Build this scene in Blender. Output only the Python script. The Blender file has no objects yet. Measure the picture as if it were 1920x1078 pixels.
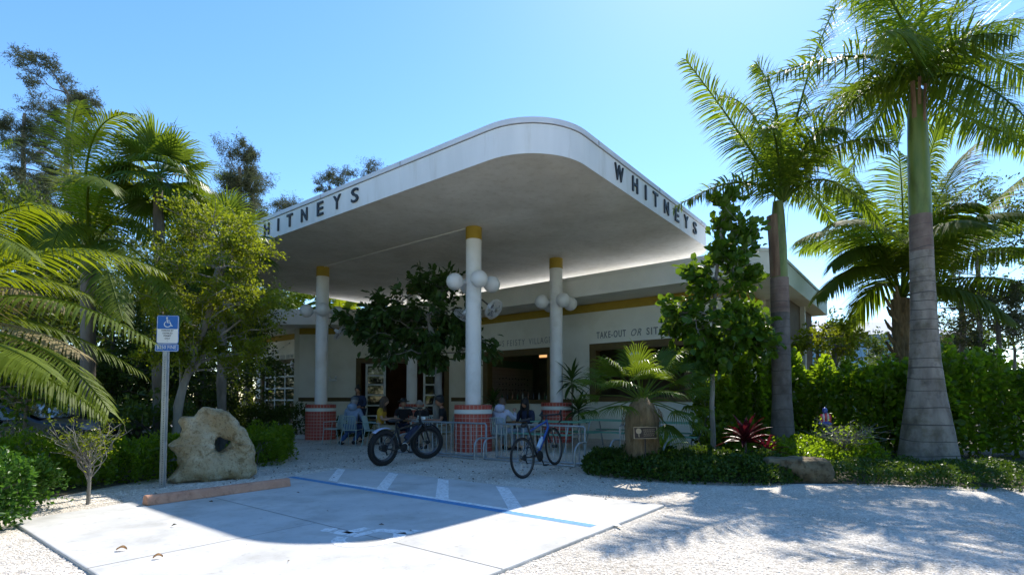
import bpy, math, random
import numpy as np
from mathutils import Vector, Matrix, Quaternion
rnd = random.Random(7)
nr = np.random.default_rng(11)
S = bpy.context.scene
col = bpy.data.collections.new('scene'); S.collection.children.link(col)

# ------------------------------------------------------------------ camera, sky, sun, exposure
F_PX = 1010.0; EYE = 1.3; TH = math.radians(2.4); PPY = 751 - F_PX*math.tan(TH)
cd = bpy.data.cameras.new('camera'); cam = bpy.data.objects.new('camera', cd); col.objects.link(cam)
cd.sensor_width = 36; cd.lens = 36*F_PX/1920; cd.clip_end = 3000; cd.clip_start = .05
cam.location = (0, 0, EYE); cam.rotation_euler = (math.pi/2+TH, 0, 0)
cd.shift_y = (PPY-539)/1920
S.camera = cam
SUN = Vector((2.20, 4.86, 6.5)).normalized()
w = bpy.data.worlds.new('World'); S.world = w; w.use_nodes = True
wn = w.node_tree.nodes; wl = w.node_tree.links
bgn = wn['Background']; bgn.inputs[1].default_value = .15
sky = wn.new('ShaderNodeTexSky'); sky.sky_type = 'NISHITA'; sky.sun_disc = False
sky.sun_elevation = math.asin(SUN.z); sky.sun_rotation = math.atan2(SUN.x, SUN.y)
sky.air_density = 1.0; sky.dust_density = .15; sky.ozone_density = 2.2; sky.altitude = 0
hs = wn.new('ShaderNodeHueSaturation'); hs.inputs['Hue'].default_value = .501; hs.inputs['Saturation'].default_value = 1.22; hs.inputs['Value'].default_value = .94
wl.new(sky.outputs[0], hs.inputs['Color']); wl.new(hs.outputs[0], bgn.inputs[0])
ld = bpy.data.lights.new('sun', 'SUN'); ld.energy = 3.75; ld.angle = math.radians(.53); ld.color = (1, .935, .84)
sun = bpy.data.objects.new('sun', ld); col.objects.link(sun)
sun.rotation_euler = (-SUN).to_track_quat('-Z', 'Y').to_euler(); sun.location = SUN*60
S.view_settings.view_transform = 'Standard'; S.view_settings.look = 'None'
S.view_settings.exposure = 1.0; S.view_settings.gamma = 1; S.view_settings.use_curve_mapping = False
S.render.engine = 'CYCLES'
S.cycles.max_bounces = 8; S.cycles.diffuse_bounces = 4; S.cycles.transparent_max_bounces = 8

# ------------------------------------------------------------------ geometry helpers
CA = math.radians(38)
Rv = Vector((math.cos(CA), -math.sin(CA), 0)); Vv = Vector((math.sin(CA), math.cos(CA), 0)); YAW = -CA
def PQ(p, q, z=0.0): return Rv*p + Vv*q + Vector((0, 0, z))      # plan grid of the petrol-station building
def ray(px, py):
    a = (px-960)/F_PX; b = (PPY-py)/F_PX
    return Vector((a, math.cos(TH)-b*math.sin(TH), math.sin(TH)+b*math.cos(TH)))
def at(px, py, Y):
    r = ray(px, py); return Vector((0, 0, EYE)) + r*(Y/r.y)
def gnd(px, py, z=0.0):
    r = ray(px, py); return Vector((0, 0, EYE)) + r*((z-EYE)/r.z)
def onq(px, py, q):
    r = ray(px, py); return Vector((0, 0, EYE)) + r*(q/r.dot(Vv))

class MB:
    def __init__(s): s.v = []; s.f = []
    def add(s, vs, fs):
        n = len(s.v); s.v += [tuple(v) for v in vs]; s.f += [tuple(i+n for i in f) for f in fs]; return s
    def box(s, c, size, yaw=0.0, rot=None):
        m = rot if rot is not None else Matrix.Rotation(yaw, 3, 'Z')
        c = Vector(c); h = Vector(size)*.5
        vs = [c + m @ Vector((x*h.x, y*h.y, z*h.z)) for x in (-1, 1) for y in (-1, 1) for z in (-1, 1)]
        return s.add(vs, [(0,1,3,2),(4,6,7,5),(0,4,5,1),(2,3,7,6),(0,2,6,4),(1,5,7,3)])
    def tube(s, pts, r, n=8, cap=True, closed=False):
        pts = [Vector(p) for p in pts]; k = len(pts)
        rs = list(r) if hasattr(r, '__len__') else [r]*k
        vs = []; up = None
        for i, p in enumerate(pts):
            if closed: t = pts[(i+1) % k]-pts[i-1]
            else: t = pts[min(i+1, k-1)]-pts[max(i-1, 0)]
            t = t.normalized() if t.length > 1e-9 else Vector((0, 0, 1))
            if up is None: up = Vector((0, 0, 1)) if abs(t.z) < .9 else Vector((1, 0, 0))
            a = t.cross(up)
            if a.length < 1e-4: a = t.orthogonal()
            a.normalize(); b = t.cross(a).normalized(); up = -b if False else b.cross(t)*0 + (a.cross(t))
            for j in range(n):
                g = 2*math.pi*j/n; vs.append(p + (a*math.cos(g)+b*math.sin(g))*rs[i])
        fs = []
        for i in range(k if closed else k-1):
            i2 = (i+1) % k
            for j in range(n): j2 = (j+1) % n; fs.append((i*n+j, i*n+j2, i2*n+j2, i2*n+j))
        if cap and not closed: fs += [tuple(range(n))[::-1], tuple((k-1)*n+j for j in range(n))]
        return s.add(vs, fs)
    def lathe(s, c, prof, n=32, caps=True):
        c = Vector(c); vs = []; k = len(prof)
        for r, z in prof:
            for j in range(n): g = 2*math.pi*j/n; vs.append(c+Vector((r*math.cos(g), r*math.sin(g), z)))
        fs = []
        for i in range(k-1):
            for j in range(n): j2 = (j+1) % n; fs.append((i*n+j, i*n+j2, (i+1)*n+j2, (i+1)*n+j))
        if caps: fs += [tuple(range(n))[::-1], tuple((k-1)*n+j for j in range(n))]
        return s.add(vs, fs)
    def sphere(s, c, r, n=16, m=10, sc=(1, 1, 1), rot=None):
        vs = []; c = Vector(c)
        for i in range(m+1):
            t = math.pi*i/m
            for j in range(n):
                g = 2*math.pi*j/n; v = Vector((math.sin(t)*math.cos(g)*sc[0], math.sin(t)*math.sin(g)*sc[1], math.cos(t)*sc[2]))*r
                vs.append(c+(rot @ v if rot is not None else v))
        fs = [(i*n+j, (i+1)*n+j, (i+1)*n+(j+1) % n, i*n+(j+1) % n) for i in range(m) for j in range(n)]
        return s.add(vs, fs)
    def prism(s, poly, z0, z1):
        n = len(poly); vs = [(p[0], p[1], z0) for p in poly]+[(p[0], p[1], z1) for p in poly]
        fs = [tuple(range(n))[::-1], tuple(range(n, 2*n))]+[(i, (i+1) % n, n+(i+1) % n, n+i) for i in range(n)]
        return s.add(vs, fs)
    def build(s, name, mat, parent=None, smooth=False, angle=35, bevel=0):
        me = bpy.data.meshes.new(name); v = s.v
        if parent is not None:
            inv = WM[parent.name].inverted(); v = [tuple(inv @ Vector(q)) for q in v]
        me.from_pydata(v, [], s.f); me.materials.append(mat); me.update()
        if smooth:
            me.polygons.foreach_set('use_smooth', [True]*len(me.polygons)); me.set_sharp_from_angle(angle=math.radians(angle))
        o = link(name, me, parent)
        if bevel:
            b = o.modifiers.new('bevel', 'BEVEL'); b.width = bevel; b.segments = 2; b.limit_method = 'ANGLE'; b.harden_normals = False
        return o
WM = {}
def link(name, me, parent=None):
    o = bpy.data.objects.new(name, me); col.objects.link(o)
    if parent is not None: o.parent = parent; WM[o.name] = WM[parent.name].copy()
    else: WM[o.name] = Matrix.Identity(4)
    return o
def tag(o, label=None, cat=None, group=None, kind=None):
    if label: o['label'] = label
    if cat: o['category'] = cat
    if group: o['group'] = group
    if kind: o['kind'] = kind
    return o
def thing(name, loc, label, cat, group=None, yaw=0.0, rot=None):
    o = bpy.data.objects.new(name, None); o.empty_display_size = .1; col.objects.link(o)
    o.location = loc; o.rotation_euler = rot if rot else (0, 0, yaw)
    from mathutils import Euler
    WM[o.name] = Matrix.Translation(Vector(loc)) @ Euler(rot if rot else (0, 0, yaw)).to_matrix().to_4x4()
    return tag(o, label, cat, group)
class Local:
    """vertices given in the thing's own space"""
    pass
def lbuild(mb, name, mat, parent, smooth=False, angle=35, bevel=0):
    m = WM[parent.name]; mb.v = [tuple(m @ Vector(q)) for q in mb.v]
    return mb.build(name, mat, parent, smooth, angle, bevel)
def copy_thing(root, loc, yaw, label, group=None):
    r = root.copy(); col.objects.link(r); r.location = loc; r.rotation_euler = (0, 0, yaw); r['label'] = label
    if group: r['group'] = group
    for ch in [x for x in bpy.data.objects if x.parent == root]:
        c = ch.copy(); col.objects.link(c); c.parent = r
        for g in [x for x in bpy.data.objects if x.parent == ch]:
            d = g.copy(); col.objects.link(d); d.parent = c
    return r
def npmesh(name, V, Fq, mat, parent=None, mats=None, idx=None):
    """V (n,3), F (m,k) arrays -> mesh object"""
    V = np.asarray(V, dtype=np.float32); Fq = np.asarray(Fq, dtype=np.int32)
    if parent is not None:
        inv = np.array(WM[parent.name].inverted()); V = V @ inv[:3, :3].T + inv[:3, 3]
    me = bpy.data.meshes.new(name); k = Fq.shape[1]
    me.vertices.add(len(V)); me.vertices.foreach_set('co', V.astype(np.float32).ravel())
    me.loops.add(Fq.size); me.loops.foreach_set('vertex_index', Fq.ravel())
    me.polygons.add(len(Fq)); me.polygons.foreach_set('loop_start', np.arange(0, Fq.size, k, dtype=np.int32))
    me.materials.append(mat); me.update(calc_edges=True)
    return link(name, me, parent)

# ------------------------------------------------------------------ materials
def hexc(h): return tuple(((int(h[i:i+2], 16)/255+.055)/1.055)**2.4 if int(h[i:i+2], 16) > 10 else int(h[i:i+2], 16)/255/12.92 for i in (0, 2, 4))+(1,)
def mat(name, c, rough=.6, c2=None, scale=6, metal=0.0, bump=0.0, bscale=60, spec=.5, detail=4, emit=None, estr=0, stretch=None, coat=0):
    m = bpy.data.materials.new(name); m.use_nodes = True; nt = m.node_tree; n = nt.nodes; L = nt.links
    b = n['Principled BSDF']; b.inputs['Roughness'].default_value = rough; b.inputs['Metallic'].default_value = metal
    b.inputs['Specular IOR Level'].default_value = spec; b.inputs['Coat Weight'].default_value = coat
    c = tuple(c)+(1,) if len(c) == 3 else c; b.inputs['Base Color'].default_value = c
    tc = n.new('ShaderNodeTexCoord'); mp = n.new('ShaderNodeMapping'); L.new(tc.outputs['Object'], mp.inputs[0])
    if stretch: mp.inputs['Scale'].default_value = stretch
    if c2 is not None:
        c2 = tuple(c2)+(1,) if len(c2) == 3 else c2
        t = n.new('ShaderNodeTexNoise'); t.inputs['Scale'].default_value = scale; t.inputs['Detail'].default_value = detail; L.new(mp.outputs[0], t.inputs[0])
        r = n.new('ShaderNodeValToRGB'); r.color_ramp.elements[0].position = .36; r.color_ramp.elements[1].position = .64
        r.color_ramp.elements[0].color = c; r.color_ramp.elements[1].color = c2
        L.new(t.outputs[0], r.inputs[0]); L.new(r.outputs[0], b.inputs['Base Color'])
    if bump:
        t2 = n.new('ShaderNodeTexNoise'); t2.inputs['Scale'].default_value = bscale; t2.inputs['Detail'].default_value = 5; L.new(mp.outputs[0], t2.inputs[0])
        bp = n.new('ShaderNodeBump'); bp.inputs['Strength'].default_value = bump; bp.inputs['Distance'].default_value = .02
        L.new(t2.outputs[0], bp.inputs['Height']); L.new(bp.outputs[0], b.inputs['Normal'])
    if emit: b.inputs['Emission Color'].default_value = tuple(emit)+(1,); b.inputs['Emission Strength'].default_value = estr
    return m
def leafmat(name, c, c2, trans, rough=.5, tw=.38, spec=.25):
    m = bpy.data.materials.new(name); m.use_nodes = True; nt = m.node_tree; n = nt.nodes; L = nt.links
    b = n['Principled BSDF']; out = n['Material Output']; b.inputs['Roughness'].default_value = rough; b.inputs['Specular IOR Level'].default_value = spec
    g = n.new('ShaderNodeNewGeometry'); r = n.new('ShaderNodeValToRGB')
    r.color_ramp.elements[0].color = tuple(c)+(1,); r.color_ramp.elements[1].color = tuple(c2)+(1,)
    tc = n.new('ShaderNodeTexCoord'); t = n.new('ShaderNodeTexNoise'); t.inputs['Scale'].default_value = 1.7; t.inputs['Detail'].default_value = 3
    L.new(tc.outputs['Object'], t.inputs[0])
    mx = n.new('ShaderNodeMath'); mx.operation = 'MULTIPLY_ADD'; mx.inputs[1].default_value = .55
    sb = n.new('ShaderNodeMath'); sb.operation = 'MULTIPLY_ADD'; sb.inputs[1].default_value = 1.5; sb.inputs[2].default_value = -.5
    L.new(t.outputs[0], sb.inputs[0]); L.new(g.outputs['Random Per Island'], mx.inputs[0]); L.new(sb.outputs[0], mx.inputs[2]); L.new(mx.outputs[0], r.inputs[0])
    L.new(r.outputs[0], b.inputs['Base Color'])
    tr = n.new('ShaderNodeBsdfTranslucent'); r2 = n.new('ShaderNodeMixRGB'); r2.blend_type = 'MULTIPLY'; r2.inputs[0].default_value = 1
    mu = n.new('ShaderNodeMixRGB'); mu.blend_type = 'MIX'; mu.inputs[0].default_value = .6; mu.inputs[2].default_value = tuple(trans)+(1,)
    L.new(r.outputs[0], mu.inputs[1]); L.new(mu.outputs[0], tr.inputs[0])
    ms = n.new('ShaderNodeMixShader'); ms.inputs[0].default_value = tw
    L.new(b.outputs[0], ms.inputs[1]); L.new(tr.outputs[0], ms.inputs[2]); L.new(ms.outputs[0], out.inputs[0])
    return m
def gravelmat():
    m = bpy.data.materials.new('shell_gravel'); m.use_nodes = True; nt = m.node_tree; n = nt.nodes; L = nt.links; b = n['Principled BSDF']
    b.inputs['Roughness'].default_value = .9; b.inputs['Specular IOR Level'].default_value = .2
    tc = n.new('ShaderNodeTexCoord')
    vo = n.new('ShaderNodeTexVoronoi'); vo.inputs['Scale'].default_value = 62; L.new(tc.outputs['Object'], vo.inputs[0])
    rp = n.new('ShaderNodeValToRGB'); e = rp.color_ramp.elements; e[0].color = (.44, .40, .34, 1); e[1].color = (.80, .75, .665, 1); e[0].position = .05; e[1].position = .6
    sx = n.new('ShaderNodeSeparateColor'); L.new(vo.outputs['Color'], sx.inputs[0]); L.new(sx.outputs[0], rp.inputs[0])
    no = n.new('ShaderNodeTexNoise'); no.inputs['Scale'].default_value = .9; no.inputs['Detail'].default_value = 8; L.new(tc.outputs['Object'], no.inputs[0])
    r2 = n.new('ShaderNodeValToRGB'); r2.color_ramp.elements[0].position = .35; r2.color_ramp.elements[1].position = .7
    r2.color_ramp.elements[0].color = (.74, .72, .69, 1); r2.color_ramp.elements[1].color = (1, 1, 1, 1); L.new(no.outputs[0], r2.inputs[0])
    mx = n.new('ShaderNodeMixRGB'); mx.blend_type = 'MULTIPLY'; mx.inputs[0].default_value = 1; L.new(rp.outputs[0], mx.inputs[1]); L.new(r2.outputs[0], mx.inputs[2])
    L.new(mx.outputs[0], b.inputs['Base Color'])
    n3 = n.new('ShaderNodeTexNoise'); n3.inputs['Scale'].default_value = 24; n3.inputs['Detail'].default_value = 6; L.new(tc.outputs['Object'], n3.inputs[0])
    ad = n.new('ShaderNodeMath'); ad.operation = 'SUBTRACT'; L.new(n3.outputs[0], ad.inputs[0]); L.new(vo.outputs['Distance'], ad.inputs[1])
    bp = n.new('ShaderNodeBump'); bp.inputs['Strength'].default_value = .8; bp.inputs['Distance'].default_value = .018; L.new(ad.outputs[0], bp.inputs['Height']); L.new(bp.outputs[0], b.inputs['Normal'])
    return m
M = {}
M['gravel'] = gravelmat()
M['pebble'] = mat('shell_pebble', (.80, .75, .665), .85, (.56, .51, .44), 9)
M['soil'] = mat('bed_soil', (.045, .042, .022), .95, (.11, .10, .06), 9, bump=.8, bscale=40)
M['concrete'] = mat('slab_concrete', (.47, .47, .455), .8, (.545, .54, .52), 2.2, bump=.12, bscale=90, detail=9)
M['joint'] = mat('joint', (.22, .22, .21), .9)
M['bluepaint'] = mat('blue_paint', (.055, .23, .46), .7, (.09, .29, .52), 14, detail=8)
M['whitepaint'] = mat('white_paint', (.84, .84, .83), .75, (.76, .765, .76), 16, detail=8)
M['plaster'] = mat('white_plaster', (.79, .78, .745), .75, (.73, .72, .685), 1.6, bump=.08, bscale=40)
M['wallcream'] = mat('cream_wall', (.79, .775, .68), .8, (.75, .73, .635), 1.1, bump=.06, bscale=50)
def soffitmat():
    m = mat('soffit_plaster', (.80, .765, .68), .8, (.71, .68, .60), 1.1, bump=.5, bscale=5, stretch=(1, 1, 1), detail=7)
    return m
M['soffit'] = soffitmat()
M['fascia'] = mat('fascia_white', (.79, .785, .775), .5, (.72, .72, .71), 2.2, stretch=(1, 1, .25), detail=8)
M['fasciagreen'] = mat('mint_fascia', (.55, .66, .60), .6, (.52, .63, .575), 2)
M['cap'] = mat('cap_metal', (.66, .67, .70), .4, (.6, .61, .65), 3)
M['mustard'] = mat('mustard_paint', (.40, .27, .022), .6, (.36, .24, .02), 5)
M['brown'] = mat('brown_paint', (.115, .075, .018), .6, (.095, .062, .015), 7)
M['column'] = mat('column_white', (.78, .78, .77), .5, (.74, .74, .73), 3)
M['roofwhite'] = mat('roof_membrane', (.87, .87, .86), .8, (.83, .83, .82), 2)
M['tile'] = mat('red_tile', (.40, .052, .035), .35, (.48, .085, .06), 23, detail=1)
M['grout'] = mat('tile_grout', (.55, .38, .34), .9)
M['bandwhite'] = mat('white_tile_band', (.68, .70, .66), .5)
M['black'] = mat('black_letter', (.012, .013, .015), .5)
M['greyletter'] = mat('grey_letter', (.20, .215, .22), .7)
M['glass'] = mat('dark_glass', (.015, .02, .018), .04, spec=.9)
M['whiteframe'] = mat('white_frame', (.68, .70, .68), .5)
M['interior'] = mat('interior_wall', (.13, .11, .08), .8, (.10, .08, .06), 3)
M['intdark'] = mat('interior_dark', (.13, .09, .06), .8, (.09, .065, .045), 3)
M['globe'] = mat('globe_glass', (.74, .74, .73), .28, spec=.6)
M['steel'] = mat('galvanised_steel', (.42, .46, .50), .42, (.34, .38, .42), 12, metal=.7)
M['wire'] = mat('fan_wire', (.62, .62, .62), .4, metal=.3)
M['darkmetal'] = mat('dark_metal', (.03, .03, .032), .45, metal=.4)
M['stop'] = mat('salmon_wheel_stop', (.50, .245, .155), .8, (.58, .31, .205), 5, bump=.3, bscale=50)
M['signblue'] = mat('sign_blue', (.02, .13, .44), .4)
M['signwhite'] = mat('sign_white', (.75, .76, .76), .4)
M['rock'] = mat('limestone', (.34, .25, .13), .95, (.52, .44, .30), 3.0, bump=1.0, bscale=22, detail=10)
M['rock2'] = mat('limestone_boulder', (.10, .075, .04), .95, (.22, .175, .105), 5, bump=1.0, bscale=18, detail=8)
M['tyre'] = mat('tyre_rubber', (.012, .012, .013), .75, bump=.4, bscale=200)
M['rim'] = mat('alloy_rim', (.10, .10, .105), .35, metal=.6)
M['spoke'] = mat('spoke_steel', (.5, .5, .5), .35, metal=.8)
M['bikeblue'] = mat('blue_bike_paint', (.015, .07, .30), .25, coat=.6)
M['bikeblack'] = mat('black_bike_paint', (.012, .013, .016), .3, coat=.4)
M['bottle'] = mat('water_bottle', (.38, .52, .68), .4)
M['mint'] = mat('mint_metal', (.16, .40, .31), .5, (.14, .36, .28), 9)
M['chair'] = mat('pale_mint_chair', (.36, .47, .45), .5, (.32, .43, .42), 9)
M['wood'] = mat('wood_top', (.22, .12, .05), .6, (.16, .085, .035), 18, stretch=(1, 8, 1))
M['skin'] = mat('skin', (.42, .24, .165), .55)
M['skin2'] = mat('skin_tanned', (.36, .18, .11), .55)
M['hairdark'] = mat('dark_hair', (.012, .009, .008), .6, bump=.6, bscale=90)
M['hairbrown'] = mat('brown_hair', (.09, .055, .035), .6, bump=.6, bscale=90)
M['hairgrey'] = mat('grey_hair', (.26, .25, .24), .7, bump=.6, bscale=90)
def cloth(n, c): M[n] = mat(n, c, .9, tuple(x*.8 for x in c), 14, bump=.3, bscale=30)
cloth('hoodieblue', (.22, .30, .44)); cloth('jeans', (.05, .11, .28)); cloth('navy', (.02, .03, .07)); cloth('yellowshirt', (.55, .32, .03))
cloth('blackshirt', (.014, .014, .017)); cloth('hoodiewhite', (.46, .50, .66)); cloth('paleblue', (.28, .42, .62)); cloth('khaki', (.30, .26, .18)); cloth('greycap', (.10, .115, .14)); cloth('lightjeans', (.30, .36, .46))
def barkmat(name, c, c2, ring=0, dark=.45):
    m = mat(name, c, .9, c2, 5, bump=.6, bscale=22, stretch=(1, 1, .35) if not ring else (1, 1, 1.6))
    if ring:
        n = m.node_tree.nodes; L = m.node_tree.links; b = n['Principled BSDF']
        src = b.inputs['Base Color'].links[0].from_socket
        tc = n.new('ShaderNodeTexCoord'); wv = n.new('ShaderNodeTexWave'); wv.bands_direction = 'Z'; wv.inputs['Scale'].default_value = ring; wv.inputs['Distortion'].default_value = .6
        wv.wave_profile = 'SAW'; wv.inputs['Detail'].default_value = 2; wv.inputs['Detail Scale'].default_value = .6
        L.new(tc.outputs['Object'], wv.inputs[0])
        rp = n.new('ShaderNodeValToRGB'); e = rp.color_ramp.elements; e[0].position = .02; e[0].color = (dark, dark, dark, 1); e[1].position = .13; e[1].color = (1, 1, 1, 1); L.new(wv.outputs[0], rp.inputs[0])
        mx = n.new('ShaderNodeMixRGB'); mx.blend_type = 'MULTIPLY'; mx.inputs[0].default_value = 1; L.new(src, mx.inputs[1]); L.new(rp.outputs[0], mx.inputs[2]); L.new(mx.outputs[0], b.inputs['Base Color'])
    return m
M['royalbark'] = barkmat('royal_palm_bark', (.15, .128, .112), (.25, .218, .19))
M['royalbark2'] = barkmat('second_palm_bark', (.10, .092, .088), (.16, .148, .138))
M['youngbark'] = mat('young_palm_bark', (.13, .085, .07), .8, (.22, .16, .13), 4, bump=.4, bscale=30)
M['ringedge'] = mat('leaf_scar', (.085, .075, .068), .9)
M['crownshaft'] = mat('crownshaft', (.09, .145, .022), .45, (.16, .20, .04), 3, stretch=(2, 2, .4))
M['sheath'] = mat('dry_sheath', (.16, .085, .05), .7, (.27, .17, .10), 5, stretch=(3, 3, .5), bump=.4)
M['bark'] = barkmat('tree_bark', (.10, .085, .07), (.20, .18, .155))
M['barkgrey'] = barkmat('grey_bark', (.16, .15, .13), (.28, .265, .235))
M['fibre'] = mat('palm_fibre', (.14, .10, .055), .95, (.25, .185, .105), 16, bump=1, bscale=60, stretch=(1, 1, .25))
M['L_royal'] = leafmat('royal_palm_leaf', (.045, .09, .010), (.10, .155, .018), (.34, .46, .012), rough=.5, spec=.2, tw=.48)
M['L_coco'] = leafmat('coconut_leaf', (.05, .09, .012), (.11, .155, .02), (.30, .40, .012), rough=.6, spec=.12, tw=.56)
M['L_left'] = leafmat('left_palm_leaf', (.055, .10, .008), (.12, .17, .012), (.42, .48, .008), tw=.5, spec=.15)
M['L_dry'] = leafmat('dry_palm_leaf', (.20, .15, .06), (.33, .27, .14), (.30, .24, .09), tw=.3, rough=.7)
M['L_fan'] = leafmat('fan_palm_leaf', (.045, .09, .012), (.09, .15, .02), (.30, .40, .015), rough=.4)
M['L_yellow'] = leafmat('yellow_green_leaf', (.07, .12, .012), (.21, .25, .02), (.44, .50, .012), tw=.48)
M['L_dark'] = leafmat('dark_broad_leaf', (.03, .062, .014), (.06, .115, .024), (.10, .17, .02), rough=.35, tw=.3)
M['L_round'] = leafmat('round_green_leaf', (.035, .085, .010), (.075, .145, .015), (.26, .42, .012), rough=.33, tw=.35)
M['L_hedge'] = leafmat('hedge_leaf', (.07, .13, .012), (.13, .20, .018), (.42, .62, .012), rough=.28, tw=.64, spec=.5)
M['L_cover'] = leafmat('groundcover_leaf', (.026, .062, .010), (.06, .11, .016), (.16, .26, .015), rough=.4, tw=.3)
M['L_bright'] = leafmat('bright_hedge_leaf', (.035, .11, .016), (.07, .17, .025), (.15, .32, .02), rough=.35, tw=.35)
M['L_pine'] = leafmat('casuarina_needles', (.048, .06, .03), (.09, .108, .05), (.12, .14, .045), rough=.7, tw=.25)
M['L_back'] = leafmat('background_leaf', (.035, .062, .012), (.07, .11, .018), (.22, .30, .02), rough=.5, tw=.3)
M['L_olive'] = leafmat('olive_leaf', (.05, .065, .03), (.10, .12, .055), (.16, .17, .05), rough=.6, tw=.3)
M['L_red'] = leafmat('red_cordyline_leaf', (.035, .008, .012), (.11, .012, .022), (.22, .018, .03), rough=.35, tw=.22)
M['L_litter'] = leafmat('litter_leaf', (.05, .035, .02), (.16, .11, .055), (.1, .07, .03), rough=.8, tw=.1)

def stain(m, c, scale, lo, hi, seedv=0, stretch=(1, 1, 1), detail=6):
    """soft weathering: multiplies the base colour with a patchy noise"""
    n = m.node_tree.nodes; L = m.node_tree.links; b = n['Principled BSDF']; tc = n.new('ShaderNodeTexCoord'); mp = n.new('ShaderNodeMapping'); mp.inputs['Location'].default_value = (seedv, seedv*2, 0); mp.inputs['Scale'].default_value = stretch
    L.new(tc.outputs['Object'], mp.inputs[0]); t = n.new('ShaderNodeTexNoise'); t.inputs['Scale'].default_value = scale; t.inputs['Detail'].default_value = detail; t.inputs['Roughness'].default_value = .65; L.new(mp.outputs[0], t.inputs[0])
    r = n.new('ShaderNodeValToRGB'); r.color_ramp.elements[0].position = lo; r.color_ramp.elements[0].color = tuple(c)+(1,); r.color_ramp.elements[1].position = hi; r.color_ramp.elements[1].color = (1, 1, 1, 1); L.new(t.outputs[0], r.inputs[0])
    mx = n.new('ShaderNodeMixRGB'); mx.blend_type = 'MULTIPLY'; mx.inputs[0].default_value = 1
    ip = b.inputs['Base Color']
    if ip.links: L.new(ip.links[0].from_socket, mx.inputs[1])
    else: mx.inputs[1].default_value = ip.default_value
    L.new(r.outputs[0], mx.inputs[2]); L.new(mx.outputs[0], ip)
stain(M['concrete'], (.74, .73, .70), .9, .33, .5, 3); stain(M['concrete'], (.80, .79, .76), 13, .30, .42, 7)
stain(M['royalbark'], (.62, .60, .52), 2.2, .38, .52, 2); stain(M['royalbark'], (1.25, 1.25, 1.2), 5, .60, .45, 9); stain(M['royalbark2'], (.62, .6, .55), 3, .38, .55, 4)
stain(M['column'], (.86, .84, .80), 1.6, .3, .5, 5); stain(M['fascia'], (.86, .84, .80), 3.0, .30, .46, 1, (1, 1, .12)); stain(M['soffit'], (.84, .82, .78), .5, .36, .6, 1); stain(M['soffit'], (.90, .89, .86), 6, .35, .5, 8)
stain(M['stop'], (.72, .70, .68), 9, .34, .48, 3); stain(M['rock'], (.60, .54, .44), 7, .36, .47, 3); stain(M['rock'], (.62, .60, .56), 34, .38, .46, 5); stain(M['rock2'], (.55, .5, .45), 9, .38, .5, 3)
stain(M['whitepaint'], (.70, .70, .69), 22, .42, .5, 3); stain(M['bluepaint'], (.7, .72, .75), 30, .40, .48, 6); stain(M['wallcream'], (.90, .89, .85), .8, .34, .55, 3); stain(M['crownshaft'], (.62, .55, .35), 3, .36, .5, 3, (1, 1, .3))
# ------------------------------------------------------------------ ground and paving
g = MB()
def grid_sheet(x0, x1, y0, y1, n, z): 
    vs = []; fs = []
    for i in range(n+1):
        for j in range(n+1): vs.append((x0+(x1-x0)*i/n, y0+(y1-y0)*j/n, z))
    for i in range(n):
        for j in range(n): a = i*(n+1)+j; fs.append((a, a+n+1, a+n+2, a+1))
    return vs, fs
g.add(*grid_sheet(-900, 900, -900, 900, 6, 0.0))
tag(g.build('gravel_ground', M['gravel']), kind='structure')
SLAB = .030
def pqpoly(pts): return [tuple(PQ(p, q)) for p, q in pts]
sl = MB(); sl.prism(pqpoly([(-7.72, 1.28), (-2.58, 1.28), (-2.62, 6.38), (-5.6, 6.34), (-7.5, 6.33), (-8.85, 6.1), (-8.5, 4.9), (-8.05, 2.7)]), -.12, SLAB)
slab = tag(sl.build('concrete_slab', M['concrete'], bevel=.012), kind='structure')
jt = MB()
jt.add([PQ(-8.1, 3.205, SLAB+.002), PQ(-2.6, 3.205, SLAB+.002), PQ(-2.6, 3.217, SLAB+.002), PQ(-8.1, 3.217, SLAB+.002)], [(0,1,2,3)])
jt.add([PQ(-5.1, 1.28, SLAB+.0015), PQ(-5.09, 1.28, SLAB+.0015), PQ(-5.09, 3.2, SLAB+.0015), PQ(-5.1, 3.2, SLAB+.0015)], [(0,1,2,3)])
jt.build('expansion_joint', M['joint'], slab)
def paint(name, pts, m, z=SLAB+.002):
    b = MB(); b.add([PQ(p, q, z) for p, q in pts], [tuple(range(len(pts)))]); return b.build(name, m, slab)
paint('blue_stripe', [(-8.5, 4.80), (-2.75, 4.80), (-2.75, 4.93), (-8.5, 4.93)], M['bluepaint'])
paint('white_stripe', [(-7.3, 4.93), (-2.75, 4.93), (-2.75, 5.02), (-7.3, 5.02)], M['whitepaint'])
for k in range(5):
    p = -8.72+k*1.225
    paint('hatch_stripe', [(p-.12, 6.22 if k else 6.0), (p+.12, 6.22 if k else 6.0), (p+1.31, 5.02), (p+1.07, 5.02)], M['whitepaint'], SLAB+.0015)
def ribbon(b, pts, wd, T, closed=False):
    """flat painted stroke of 2D points mapped by T"""
    k = len(pts); L = []; Rr = []
    for i in range(k):
        a = pts[max(i-1, 0)] if not closed else pts[i-1]; c = pts[min(i+1, k-1)] if not closed else pts[(i+1) % k]
        dx, dy = c[0]-a[0], c[1]-a[1]; l = math.hypot(dx, dy) or 1; nx, ny = -dy/l*wd/2, dx/l*wd/2
        L.append(T(pts[i][0]+nx, pts[i][1]+ny)); Rr.append(T(pts[i][0]-nx, pts[i][1]-ny))
    b.add(L+Rr, [(i, (i+1) % k, k+(i+1) % k, k+i) for i in range(k if closed else k-1)])
def disc(b, cx, cy, r, T, n=20): b.add([T(cx+r*math.cos(6.2832*i/n), cy+r*math.sin(6.2832*i/n)) for i in range(n)], [tuple(range(n))])
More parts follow.
